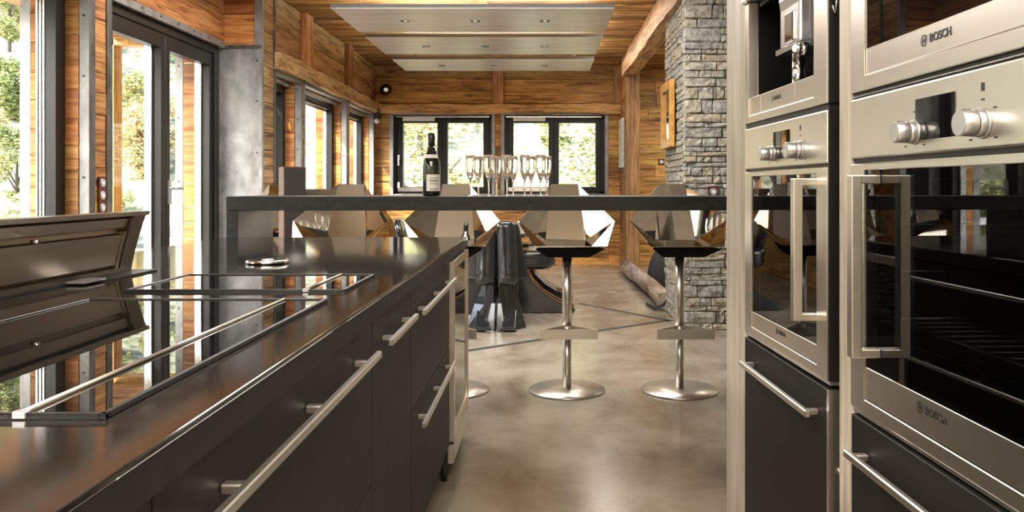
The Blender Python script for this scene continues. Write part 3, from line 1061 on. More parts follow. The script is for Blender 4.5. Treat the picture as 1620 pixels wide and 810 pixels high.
wc = empty('wine_cooler', (-0.7, 3.37, 0), 0, 'under-counter wine cooler with dark glass door and steel frame at island end', 'wine cooler')
MB().box(-0.30, 0.325, -0.295, 0.29, 0.06, IZ - 0.047).build('body', BLACK, wc)
dm = MB().box(0.328, 0.352, -0.295, -0.262, 0.16, 0.865).box(0.328, 0.352, 0.262, 0.292, 0.16, 0.865).box(0.328, 0.352, -0.262, 0.262, 0.16, 0.20).box(0.328, 0.352, -0.262, 0.262, 0.83, 0.865)
do = dm.build('door_frame', STEEL, wc, bevel=0.002, seg=1)
MB().box(0.330, 0.345, -0.262, 0.262, 0.20, 0.83).build('door_glass', BLACKGL, do)
MB().box(0.326, 0.350, -0.295, 0.29, 0.075, 0.15).build('kick_grille', STEEL, wc, bevel=0.002, seg=1)
for fx_, fy_ in ((0.31, -0.27), (0.30, 0.27), (-0.25, -0.27), (-0.25, 0.27)):
    MB().tube((fx_, fy_, 0.0), (fx_, fy_, 0.075), 0.012, n=10).build('foot', BLACK, wc)

# cooktops, set into the worktop
def cooktop(y0, y1, label):
    c = empty('cooktop', (-0.686, (y0 + y1) / 2, IZ), 0, label, 'cooktop', 'black glass cooktops on the island')
    h = (y1 - y0) / 2
    x0, x1 = -0.245, 0.245
    MB().box(x0 + 0.006, x1 - 0.006, -h + 0.006, h - 0.006, 0.0005, 0.004).build('glass_plate', BLACKGL, c)
    f = MB()
    f.box(x0, x1, -h, -h + 0.007, 0.0003, 0.0065).box(x0, x1, h - 0.007, h, 0.0003, 0.0065).box(x0, x0 + 0.007, -h, h, 0.0003, 0.0065).box(x1 - 0.007, x1, -h, h, 0.0003, 0.0065)
    f.build('frame', BLACK, c, bevel=0.001, seg=1)
    t = MB().tube((0.158, -h + 0.004, 0.0062), (0.158, h - 0.004, 0.0055), 0.0028, n=10)
    t.build('trim_rod', STEELH, c)
    MB().box(0.151, 0.165, -h - 0.001, -h + 0.008, 0.0006, 0.0085).build('end_clip', SILVER, c, bevel=0.001, seg=1)
    return c


cooktop(0.795, 1.615, 'larger black glass cooktop nearest the camera, steel rod along its side')
cooktop(1.752, 2.066, 'smaller narrow black glass cooktop behind the large one')

# raised downdraft extractor flap at the back of the cooktops
ex = empty('extractor_flap', (-1.16, 1.6, IZ), 0, 'raised bronze metal extractor flap standing up behind the cooktops', 'extractor')
L0, L1 = -0.55, 0.59


def flap(y0, y1, s0, s1, t0, t1):
    """box on the leaning flap: s along its height, t its thickness towards the cook"""
    def P(y, s, t):
        lean = 0.17 * s + 0.62 * s * s
        return (-0.005 + lean + t, y, 0.004 + s * 0.985)
    ss = [s0 + (s1 - s0) * i / 6 for i in range(7)]
    rings = [[P(y0, s, t0), P(y1, s, t0), P(y1, s, t1), P(y0, s, t1)] for s in ss]
    return rings


m = MB()
m.loft(flap(L0, L1, 0, 0.165, -0.022, 0.0), smooth=False)
m.build('back_shell', DARKMET, ex)
m = MB()
m.loft(flap(L1 - 0.062, L1, 0, 0.165, 0.0, 0.022), smooth=False)
m.loft(flap(L0, L0 + 0.05, 0, 0.165, 0.0, 0.022), smooth=False)
m.loft(flap(L0 + 0.05, L1 - 0.062, 0.0, 0.012, 0.0, 0.022), smooth=False)
m.build('side_frame', DARKMET, ex)
m = MB().loft(flap(L0, L1, 0.155, 0.166, -0.022, 0.030), smooth=False)
m.build('top_rail', DARKMETL, ex)
MB().loft(flap(L0 + 0.05, L1 - 0.066, 0.124, 0.147, 0.002, 0.012), smooth=False).build('upper_band', DARKMETL, ex)
MB().loft(flap(L0 + 0.05, L1 - 0.082, 0.022, 0.102, 0.003, 0.017), smooth=False).build('suction_panel', DARKMETL, ex)
MB().loft(flap(L0 + 0.05, L1 - 0.066, 0.100, 0.104, 0.004, 0.019), smooth=False).build('panel_lip', DARKMETL, ex)
MB().loft(flap(L1 - 0.080, L1 - 0.066, 0.012, 0.112, 0.001, 0.019), smooth=False).build('corner_bracket', DARKMETL, ex)
MB().tube((0.045, 0.12, 0.114), (0.062, 0.12, 0.115), 0.005, n=10).build('knob', CHROME, ex)
MB().box(0.005, 0.085, 0.34, 0.60, 0.0005, 0.005).box(0.005, 0.032, -0.55, 0.34, 0.0005, 0.004).build('slot_cover', BLACK, ex)
MB().box(0.03, 0.075, 0.27, 0.36, 0.0045, 0.009).build('slot_clip', SILVER, ex)

pc = empty('pop_up_socket', (-0.845, 2.42, IZ), 0, 'round flat chrome socket cap lying on the far left of the island worktop', 'cap')
MB().lathe([(0.058, 0.0004), (0.064, 0.003), (0.064, 0.008), (0.060, 0.011), (0.045, 0.0115)], n=36).build('disc', CHROME, pc)
MB().lathe([(0.018, 0.0112), (0.018, 0.0125), (0.015, 0.013)], n=20).build('button', SILVER, pc)

# ------------------------------------------------------------------ raised bar counter
bc = empty('bar_counter', (0, 3.91, 0), 0, 'long dark raised bar counter bridging the end of the island', 'bar counter')
BZ0, BZ1 = 1.043, 1.108
BY0, BY1 = 3.672 - 3.91, 4.15 - 3.91
MB().box(IX0, 1.30, BY0, BY1, BZ0, BZ1).build('bar_top', BARM, bc, bevel=0.002, seg=1)
MB().box(IX0, IX0 + 0.055, BY0, BY1, 0, BZ0 - 0.001).build('end_leg', BARM, bc, bevel=0.002, seg=1)
MB().box(1.24, 1.30, BY0, BY1, 0, BZ0 - 0.001).build('end_leg', BARM, bc, bevel=0.002, seg=1)

# champagne bottle
bt = empty('champagne_bottle', (-0.545, 3.84, BZ1), 0, 'dark champagne bottle with white labels standing on the bar', 'bottle')
BW = 0.0425
MB().lathe([(0.030, 0.0), (BW - 0.003, 0.002), (BW, 0.008), (BW, 0.135), (0.041, 0.155), (0.036, 0.178), (0.027, 0.202), (0.0205, 0.222), (0.0165, 0.245)], n=40).build('glass_body', BOTTLE, bt)
MB().lathe([(0.0172, 0.243), (0.0165, 0.272), (0.0178, 0.275), (0.0178, 0.286), (0.0165, 0.290), (0.016, 0.304), (0.012, 0.308)], n=32).build('foil', FOIL, bt)


def wrap(r0, r1, z0, z1, a0, a1, n=16, t=0.0006):
    vs, fs = [], []
    for i in range(n + 1):
        a = a0 + (a1 - a0) * i / n
        vs += [((r0 + t) * math.cos(a), (r0 + t) * math.sin(a), z0), ((r1 + t) * math.cos(a), (r1 + t) * math.sin(a), z1)]
    for i in range(n):
        fs.append((2 * i, 2 * i + 2, 2 * i + 3, 2 * i + 1))
    return MB().add(vs, fs, True)


lb = wrap(BW, BW, 0.025, 0.105, -PI / 2 - 0.45, -PI / 2 + 1.35).build('front_label', LABELW, bt)
for z, h in ((0.085, 0.004), (0.070, 0.009), (0.058, 0.004), (0.030, 0.006)):
    wrap(BW, BW, z, z + h, -PI / 2 - 0.05, -PI / 2 + 0.95, t=0.0011).build('label_line', LABELG, lb)
nl = wrap(0.0345, 0.0275, 0.184, 0.2015, -PI / 2 - 1.2, -PI / 2 + 1.3, t=0.0012).build('neck_label', LABELW, bt)

# champagne flutes
def make_flute():
    r = empty('champagne_flute', (0, 0, 0), 0, None, 'glass', 'champagne flutes on the bar')
    prof_o = [(0.0045, 0.004), (0.0042, 0.010), (0.0036, 0.03), (0.0036, 0.062), (0.006, 0.075), (0.013, 0.092), (0.0205, 0.115), (0.0243, 0.14), (0.0250, 0.165), (0.0236, 0.1968), (0.02345, 0.1978), (0.0232, 0.1982)]
    prof_i = [(0.0226, 0.1982), (0.02235, 0.1978), (0.0223, 0.1968), (0.0236, 0.165), (0.0228, 0.14), (0.019, 0.116), (0.0115, 0.094), (0.004, 0.082), (0.0006, 0.0805)]
    MB().lathe(prof_o + prof_i, n=28).build('bowl', FLUTE, r)
    MB().lathe([(0.028, 0.0), (0.0285, 0.0012), (0.018, 0.0028), (0.006, 0.0055), (0.0015, 0.0068)], n=28).build('foot', FLUTE, r)
    return r


fx_front = [-0.353, -0.264, -0.176, -0.091, -0.014]
fx_back = [-0.328, -0.237, -0.153, -0.063, 0.016]
ORD = ['first', 'second', 'third', 'fourth', 'fifth']
f0 = make_flute()
k = 0
for row, (xs, y) in enumerate(((fx_front, 3.80), (fx_back, 3.97))):
    for i, x in enumerate(xs):
        lab = f'empty champagne flute, {ORD[i]} from the bottle in the {"front" if row == 0 else "back"} row on the bar'
        if k == 0:
            f0.location = (x, y, BZ1 + 0.0005); f0['label'] = lab
        else:
            dup(f0, (x, y, BZ1 + 0.0005), 0, lab)
        k += 1

# ------------------------------------------------------------------ tall oven cabinets on the right
TU_ROT = math.atan(53 / 1250)
TX = 0.673


def tu(name, label, cat, y):
    """thing on the oven wall: own frame has y along the fronts, x into the wall; origin under its near front corner"""
    c, s = math.cos(TU_ROT), math.sin(TU_ROT)
    return empty(name, (TX - s * y, c * y, 0), TU_ROT, label, cat)


N0, N1 = 0.968, 1.563       # near column
Q0, Q1 = 1.679, 2.267       # far column
EP = 2.466                  # end of the side panel

cab = tu('tall_cabinet', 'pale wood tall oven cabinet farther column with dark drawer and end panel', 'cabinet', Q0)
e = -Q0
MB().box(0.02, 0.60, Q1 + e, EP + e, 0, 2.45).build('end_panel', PALE, cab, bevel=0.002, seg=1)
MB().box(0.002, 0.02, Q1 + 0.004 + e, EP + e, 0, 2.45).build('face_stile', PALE, cab, bevel=0.002, seg=1)
MB().box(0.02, 0.60, 1.628 + e, 1.646 + e, 0, 2.45).build('side_panel', BLACK, cab)
MB().box(0.03, 0.06, 1.646 + e, 1.672 + e, 0.1, 2.45).build('mounting_strip', STEEL, cab)
for z in (0.55, 0.75, 1.02, 1.17, 1.36, 1.62):
    MB().tube((0.03, 1.660 + e, z), (0.022, 1.660 + e, z), 0.006, n=10).build('screw', CHROME, cab)
MB().box(0.60, 0.615, 1.628 + e, EP + e, 0, 2.45).build('back_panel', BLACK, cab)
MB().box(0.06, 0.60, 1.646 + e, Q1 + e, 2.42, 2.45).build('top_panel', PALE, cab)
MB().box(0.08, 0.60, 1.646 + e, Q1 + e, 0, 0.1).build('plinth', BLACK, cab)
d = MB().box(0.0, 0.022, Q0 + 0.004 + e, Q1 + e, 0.105, 0.724).build('drawer_front', FRONT, cab, bevel=0.0015, seg=1)
MB().box(0.0, 0.024, Q0 - 0.010 + e, Q0 + 0.003 + e, 0.105, 0.724).build('edge_strip', STEEL, cab)
bar_handle(d, 1.709 + e, 2.205 + e, 0.663, 0.0, [1.73 + e, 2.185 + e], -1)

cab2 = tu('tall_cabinet', 'pale wood tall oven cabinet nearest the camera with dark drawer', 'cabinet', N0)
e2 = -N0
MB().box(0.004, 0.60, N1 + e2, 1.627 + e2, 0, 2.45).build('side_stile', PALE, cab2, bevel=0.002, seg=1)
MB().box(0.004, 0.60, N0 - 0.06 + e2, N0 - 0.004 + e2, 0, 2.45).build('side_stile', PALE, cab2, bevel=0.002, seg=1)
MB().box(0.60, 0.615, N0 - 0.06 + e2, 1.627 + e2, 0, 2.45).build('back_panel', BLACK, cab2)
MB().box(0.06, 0.60, N0 + e2, N1 + e2, 2.42, 2.45).build('top_panel', PALE, cab2)
MB().box(0.08, 0.60, N0 + e2, N1 + e2, 0, 0.1).build('plinth', BLACK, cab2)
d2 = MB().box(0.0, 0.022, N0 + e2, N1 - 0.003 + e2, 0.105, 0.708).build('drawer_front', FRONT, cab2, bevel=0.0015, seg=1)
bar_handle(d2, N0 + 0.03 + e2, 1.515 + e2, 0.645, 0.0, [N0 + 0.06 + e2, 1.49 + e2], -1)


def text_mesh(txt, size, depth=0.0004, xs=1.0):
    cu = bpy.data.curves.new('lettering', 'FONT')
    cu.body = txt
    cu.size = size
    cu.align_x = 'CENTER'
    cu.align_y = 'CENTER'
    cu.extrude = depth
    cu.offset = size * 0.022
    o = bpy.data.objects.new('lettering', cu)
    COL.objects.link(o)
    bpy.context.view_layer.update()
    me = bpy.data.meshes.new_from_object(o.evaluated_get(bpy.context.evaluated_depsgraph_get()))
    bpy.data.objects.remove(o)
    for v in me.vertices: v.co.x *= xs
    me.materials.append(PRINT)
    return me


LET = text_mesh('BOSCH', 0.0185, xs=1.05)


def logo(parent, y, z, s=1.0, x=-0.0006):
    o = bpy.data.objects.new('lettering', LET)
    COL.objects.link(o)
    o.parent = parent
    # text reads from far to near: its x runs towards -y, its up is z, it faces -x
    o.matrix_local = Matrix.Translation(Vector((x, y - 0.012 * s, z)) - OFF[parent.name]) @ Matrix(((0, 0, -1, 0), (-1, 0, 0, 0), (0, 1, 0, 0), (0, 0, 0, 1))) @ Matrix.Scale(s, 4)
    m = MB()
    cy, cz, r = y + 0.037 * s, z, 0.0098 * s
    n = 24
    ring = [((x - 0.0004, cy + r * k_ * math.cos(2 * PI * i / n), cz + r * k_ * math.sin(2 * PI * i / n))) for k_ in (1, 0.84) for i in range(n)]
    m.add(ring, [(i, (i + 1) % n, n + (i + 1) % n, n + i) for i in range(n)])
    w = 0.0013 * s
    for sy in (-1, 1):
        m.box(x - 0.0005, x, cy + sy * r * 0.42 - w / 2, cy + sy * r * 0.42 + w / 2, cz - r * 0.78, cz + r * 0.78)
    m.box(x - 0.0005, x, cy - r * 0.42, cy + r * 0.42, cz - r * 0.17, cz + r * 0.17)
    m.build('emblem', PRINT, parent)


def knob(parent, y, z, r=0.0185, l=0.036):
    q = Matrix.Rotation(-PI / 2, 4, 'Y')
    m = MB().tube((0.0, y, z), (-0.004, y, z), r * 1.12, n=28).tube((-0.004, y, z), (-0.014, y, z), r * 1.0, n=28)
    m.tube((-0.015, y, z), (-l, y, z), r * 0.97, r * 0.93, n=28)
    k_ = m.build('knob', CHROME if False else SILVER, parent, bevel=0.0008, seg=1)
    MB().box(-0.030, -0.018, y - 0.001, y + 0.001, z + r * 0.93, z + r * 0.97 + 0.0006).build('pointer', PRINT, k_)
    return k_


def oven(label, y0, y1, zd0, zd1, zp0, zp1, handle_y, far_hinge, zg, zi, seed):
    """built-in oven with control panel zp0..zp1 above a glass door zd0..zd1"""
    c = tu('oven', label, 'oven', y0)
    e = -y0
    a, b_ = e + y0, e + y1
    # body = open cavity behind the glass
    m = MB()
    m.box(0.03, 0.55, a + 0.005, a + 0.045, zd0 + 0.03, zp1 - 0.004).box(0.03, 0.55, b_ - 0.045, b_ - 0.005, zd0 + 0.03, zp1 - 0.004)
    m.box(0.53, 0.55, a + 0.045, b_ - 0.045, zd0 + 0.03, zp1 - 0.004)
    m.box(0.03, 0.53, a + 0.045, b_ - 0.045, zd0 + 0.03, zg - 0.02).box(0.03, 0.53, a + 0.045, b_ - 0.045, zd1 - 0.03, zp1 - 0.004)
    m.build('cavity', CAVITY, c)
    m = MB()
    for z in (zg + 0.09, zg + 0.18, zg + 0.27):
        for yy in (a + 0.05, b_ - 0.05):
            m.tube((0.05, yy, z), (0.50, yy, z), 0.003, n=6)
        if z < zg + 0.12:
            for q in range(12):
                yq = a + 0.06 + (b_ - a - 0.12) * q / 11
                m.tube((0.05, yq, z), (0.50, yq, z), 0.0016, n=6)
            m.tube((0.05, a + 0.05, z), (0.05, b_ - 0.05, z), 0.003, n=6)
    m.build('rack', RACK, c)
    p = MB().box(0.0, 0.03, a, b_, zp0, zp1).build('control_panel', STEEL, c, bevel=0.003, seg=2)
    cy = (a + b_) / 2 - 0.012
    dp = MB().box(-0.0012, 0.002, cy - 0.058, cy + 0.058, (zp0 + zp1) / 2 - 0.036, (zp0 + zp1) / 2 + 0.032).build('display', BLACKGL, p)
    zk = (zp0 + zp1) / 2 - 0.022
    for yy, r in ((cy + 0.062, 0.0185), (cy - 0.128, 0.020)):
        knob(p, yy, zk, r)
        for (dy, dz) in ((0.0, 0.034), (0.028, 0.02), (-0.028, 0.02), (0.03, -0.022), (-0.03, -0.022)):
            MB().box(-0.0005, 0.001, yy + dy - 0.004, yy + dy + 0.004, zk + dz - 0.0012, zk + dz + 0.0012).build('dial_mark', PRINT, p)
    MB().box(-0.0005, 0.001, cy - 0.132, cy - 0.124, zk + 0.046, zk + 0.058).build('dial_mark', PRINT, p)
    # vent gap between panel and door
    MB().box(0.008, 0.03, a + 0.004, b_ - 0.004, zd1, zp0).build('vent_slot', BLACK, c)
    # door: steel frame, lower steel panel, glass
    st = 0.058
    gl0, gl1 = a + st, b_ - st
    m = MB().box(0.0, 0.028, a, gl0, zd0, zd1).box(0.0, 0.028, gl1, b_, zd0, zd1).box(0.0, 0.028, gl0, gl1, zd0, zi).box(0.0, 0.028, gl0, gl1, zd1 - 0.012, zd1)
    dr_ = m.build('door_frame', STEEL, c, bevel=0.0012, seg=1)
    lp = MB().box(0.0025, 0.026, gl0 + 0.0015, gl1 - 0.0015, zi + 0.0015, zg).build('door_lower_panel', STEEL, dr_, bevel=0.0008, seg=1)
    MB().box(0.003, 0.007, gl0, gl1, zg, zd1 - 0.012).build('door_glass', OVENGL, dr_)
    # vertical bar handle on brackets
    yh = e + handle_y
    zh0, zh1 = zd0 + 0.118, zd1 - 0.022
    m = MB().box(-0.052, -0.032, yh - 0.011, yh + 0.011, zh0, zh1)
    yi = yh - 0.012 if far_hinge < 0 else yh + 0.012
    for z in (zh0 + 0.008, zh1 - 0.008):
        m.box(-0.048, 0.003, yh - 0.010, yh + 0.010, z - 0.008, z + 0.008)
    m.build('handle', STEELH, dr_, bevel=0.002, seg=2)
    logo(c, (a + b_) / 2 + 0.0, (zi + zg) / 2 + 0.010 if y0 < 1.2 else (zi + zg) / 2 + 0.004, 1.0 if y0 < 1.2 else 0.75, 0.002)
    # side edge of the fronts
    MB().box(0.002, 0.03, a - 0.006, a, zd0, zp1).build('side_edge', DFRAME, c)
    # lower lip
    MB().box(0.006, 0.028, a, b_, zd0 - 0.010, zd0 - 0.002).build('bottom_lip', BRIGHT, c)
    return c


oven('large built-in steel oven nearest the camera, handle at its far side', N0, N1, 0.724, 1.198, 1.209, 1.325, 1.451, 1, 0.812, 0.750, 1)
oven('built-in steel oven of the farther column under the coffee machine', Q0, Q1, 0.742, 1.195, 1.204, 1.318, 1.745, -1, 0.806, 0.764, 2)

# microwave above the near oven
mw = tu('microwave', 'built-in steel microwave above the nearest oven', 'microwave', N0)
a, b_ = 0.0, N1 - N0
MB().box(0.03, 0.45, a + 0.01, b_ - 0.01, 1.345, 1.79).build('body', CAVITY, mw)
st = 0.06
m = MB().box(0, 0.028, a, a + st, 1.338, 1.795).box(0, 0.028, b_ - st, b_, 1.338, 1.795).box(0, 0.028, a + st, b_ - st, 1.338, 1.366).box(0, 0.028, a + st, b_ - st, 1.77, 1.795)
df = m.build('door_frame', STEEL, mw, bevel=0.0012, seg=1)
MB().box(0.0025, 0.026, a + st + 0.0015, b_ - st - 0.0015, 1.3675, 1.416).build('door_lower_panel', STEEL, df, bevel=0.0008, seg=1)
MB().box(0.003, 0.02, a + st, b_ - st, 1.416, 1.77).build('door_glass', BLACKGL, df)
logo(mw, (a + b_) / 2 - 0.012, 1.393, 1.0, 0.002)
MB().box(0.006, 0.03, a + 0.004, b_ - 0.004, 1.326, 1.337).build('vent_slot', BLACK, mw)
MB().box(0.002, 0.01, a + 0.002, b_ - 0.002, 1.3285, 1.3305).build('vent_slat', BRIGHT, mw)

# coffee machine above the far oven
cm = tu('coffee_machine', 'built-in steel coffee machine with dark niche and spout', 'coffee machine', Q0)
a, b_ = 0.0, Q1 - Q0
z0, z1 = 1.333, 1.79
m = MB().box(0.0, 0.028, a, a + 0.075, z0, z1).box(0.0, 0.028, b_ - 0.035, b_, z0, 1.672).box(0.0, 0.028, a + 0.075, b_ - 0.035, z0, 1.353)
m.build('front_frame', STEEL, cm, bevel=0.0012, seg=1)
MB().box(-0.012, 0.03, a + 0.075, b_, 1.676, z1).build('control_flap', STEEL, cm, bevel=0.002, seg=1)
for (p, q) in ((a + 0.0765, 0.195), (0.197, 0.448), (0.450, b_ - 0.0365)):
    MB().box(0.002, 0.026, p, q, 1.3545, 1.403).build('tray_front', STEEL, cm, bevel=0.0008, seg=1)
logo(cm, 0.325, 1.380, 0.72, 0.0014)
n0, n1 = a + 0.075, b_ - 0.035
m = MB().box(0.16, 0.18, n0, n1, 1.36, 1.70).box(0.03, 0.16, n0 - 0.02, n0, 1.36, 1.70).box(0.03, 0.16, n1, n1 + 0.02, 1.36, 1.70).box(0.03, 0.16, n0, n1, 1.66, 1.70).box(0.03, 0.16, n0, n1, 1.38, 1.402)
m.box(0.18, 0.45, a + 0.01, b_ - 0.01, 1.34, 1.78)
m.build('niche', plain('niche_black', (0.008, 0.008, 0.008), 0.25), cm)
# spout block with a wavy brow
prof = [(0.0, 1.505), (0.0, 1.60), (-0.004, 1.625), (0.0, 1.662), (0.14, 1.69), (0.14, 1.50)]
m = MB().prism([(x + 0.02, z) for x, z in prof], 'y', 0.215, 0.352)
m.build('spout_block', SILVER, cm, bevel=0.006, seg=2)
MB().box(0.05, 0.15, 0.188, 0.214, 1.498, 1.672).build('spout_side', BLACK, cm, bevel=0.003, seg=1)
MB().box(0.013, 0.024, 0.245, 0.300, 1.512, 1.585).build('spout_window', CHROME, cm, bevel=0.003, seg=1)
MB().box(0.010, 0.13, 0.213, 0.357, 1.490, 1.504).build('drip_edge', BRIGHT, cm, bevel=0.002, seg=1)
m = MB().tube((0.05, 0.30, 1.402), (0.05, 0.30, 1.488), 0.016, n=20).tube((0.09, 0.335, 1.66), (0.09, 0.335, 1.705), 0.012, n=16)
m.build('spout_column', CHROME, cm)
m = MB().tube((0.03, 0.212, 1.468), (0.03, 0.212, 1.498), 0.014, n=18).tube((0.005, 0.205, 1.485), (0.03, 0.212, 1.485), 0.010, n=14)
m.build('steam_nozzle', CHROME, cm)
m = MB().lathe([(0.045, 0.0), (0.047, 0.02), (0.047, 0.13), (0.042, 0.15), (0.03, 0.155)], (0.085, 0.125, 1.403), 28)
mk = m.build('milk_container', MILK, cm)
MB().lathe([(0.048, 0.13), (0.048, 0.152), (0.036, 0.165)], (0.085, 0.125, 1.403), 28).build('container_lid', SILVER, mk)
MB().box(0.002, 0.03, a - 0.006, a, z0, z1).build('side_edge', DFRAME, cm)
MB().box(0.006, 0.03, a + 0.004, b_ - 0.004, 1.319, 1.332).build('vent_slot', BLACK, cm)
pl = tu('key_loop', 'small bent wire loop hanging in the gap beside the coffee machine', 'wire loop', Q0)
MB().path([(0.015, -0.014, 1.59), (0.010, -0.006, 1.575), (0.008, -0.001, 1.55), (0.012, -0.010, 1.522), (0.012, -0.014, 1.522), (0.012, -0.022, 1.55), (0.014, -0.018, 1.575), (0.015, -0.012, 1.59)], 0.0014, 8).build('loop', BRIGHT, pl)

# ------------------------------------------------------------------ bar stools
def make_stool():
    r = empty('bar_stool', (0, 0, 0), 0, None, 'bar stool', 'faceted mirror-metal bar stools')
    MB().lathe([(0.213, 0.0), (0.216, 0.004), (0.214, 0.010), (0.06, 0.0155), (0.034, 0.017)], n=56).build('base_plate', BASEST, r)
    MB().tube((0, 0, 0.016), (0, 0, 0.33), 0.0245, n=28).tube((0, 0, 0.33), (0, 0, 0.768), 0.027, n=28).build('pole', BASEST, r)
    m = MB().box(-0.158, 0.158, -0.178, -0.168, 0.322, 0.374)
    for s in (-1, 1):
        m.prism([(s * 0.158, -0.170), (s * 0.146, -0.170), (0, -0.012), (0, 0.006)], 'z', 0.322, 0.374)
    m.tube((0, 0, 0.32), (0, 0, 0.376), 0.031, n=24)
    m.build('footrest', BASEST, r)
    BT = [(-0.078, 0.235, 1.168), (0.082, 0.235, 1.168)]
    Wg = [(-0.278, 0.03, 0.955), (0.278, 0.03, 0.955)]
    Ff = [(-0.195, -0.205, 0.826), (0.205, -0.205, 0.826)]
    Rr = [(-0.118, 0.135, 0.838), (0.122, 0.135, 0.838)]
    Sf = [(-0.12, -0.17, 0.822), (0.125, -0.17, 0.822)]
    vs = BT + Wg + Ff + Rr + Sf          # 0,1 2,3 4,5 6,7 8,9
    fs = [(0, 6, 7, 1), (0, 2, 6), (1, 7, 3), (2, 4, 8), (2, 8, 6), (3, 9, 5), (3, 7, 9), (6, 8, 9, 7), (4, 5, 9, 8)]
    o = MB().add(vs, fs).build('seat_shell', MIRROR, r)
    md = o.modifiers.new('shell', 'SOLIDIFY')
    md.thickness = 0.006
    md.offset = -1
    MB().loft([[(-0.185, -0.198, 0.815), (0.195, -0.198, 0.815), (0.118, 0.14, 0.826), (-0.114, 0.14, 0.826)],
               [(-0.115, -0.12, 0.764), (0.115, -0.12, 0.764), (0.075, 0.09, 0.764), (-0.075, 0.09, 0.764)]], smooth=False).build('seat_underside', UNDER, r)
    return r


st0 = make_stool()
SY = 4.48
spots = [((1075 - 860) * SY / 1250, SY, 0.03, 'faceted mirror bar stool beside the stone pillar, rightmost at the bar'),
         ((897 - 860) * SY / 1250, SY, 0.04, 'faceted mirror bar stool in the middle of the open floor, behind the flutes'),
         ((714 - 860) * SY / 1250, SY, 0.0, 'faceted mirror bar stool half hidden by the wine cooler, behind the bottle'),
         ((536 - 860) * SY / 1250, SY, -0.05, 'faceted mirror bar stool toward the left windows, seen between bar and worktop'),
         ((452 - 860) * 5.9 / 1250, 5.9, 0.5, 'faceted mirror stool farther back behind the narrow dark speaker')]
for i, (x, y, rz, lab) in enumerate(spots):
    if i == 0:
        st0.location = (x, y, 0); st0.rotation_euler = (0, 0, rz); st0['label'] = lab
    else:
        dup(st0, (x, y, 0), rz, lab)

# slim floor speaker behind the bar
sp = empty('floor_speaker', (-1.67, 5.25, 0), math.radians(30), 'slim dark floor-standing speaker with glossy red-brown side behind the bar', 'speaker')
MB().box(-0.07, 0.07, -0.075, 0.09, 0.02, 1.285).build('cabinet', CHERRY, sp, bevel=0.003)
MB().box(-0.068, 0.068, -0.09, -0.076, 0.03, 1.28).build('grille', plain('speaker_grille', (0.014, 0.010, 0.009), 0.8), sp, bevel=0.002)
MB().box(-0.09, 0.09, -0.11, 0.11, 0.0, 0.02).build('foot_plate', BLACK, sp, bevel=0.003)

# ------------------------------------------------------------------ dining table and sculpted chairs
tb = empty('dining_table', (-0.62, 7.85, 0), 0, 'long glossy black dining table beyond the bar under the hanging panels', 'table')
MB().box(-0.46, 0.46, -1.05, 1.25, 0.715, 0.75).build('table_top', LACQ, tb, bevel=0.006)
for yy in (-0.5, 0.7):
    MB().loft([[(sx * w_, yy + sy * d_, z) for sx, sy in ((-1, -1), (1, -1), (1, 1), (-1, 1))] for z, w_, d_ in ((0, 0.17, 0.24), (0.05, 0.16, 0.22), (0.35, 0.08, 0.10), (0.6, 0.10, 0.14), (0.714, 0.14, 0.28))], smooth=False).build('pedestal', LACQ, tb)


def ell(cx, cy, z, rx, ry, n=20, p=2.4):
    out = []
    for i in range(n):
        a = 2 * PI * i / n
        c, s = math.cos(a), math.sin(a)
        out.append((cx + rx * math.copysign(abs(c) ** (2 / p), c), cy + ry * math.copysign(abs(s) ** (2 / p), s), z))
    return out


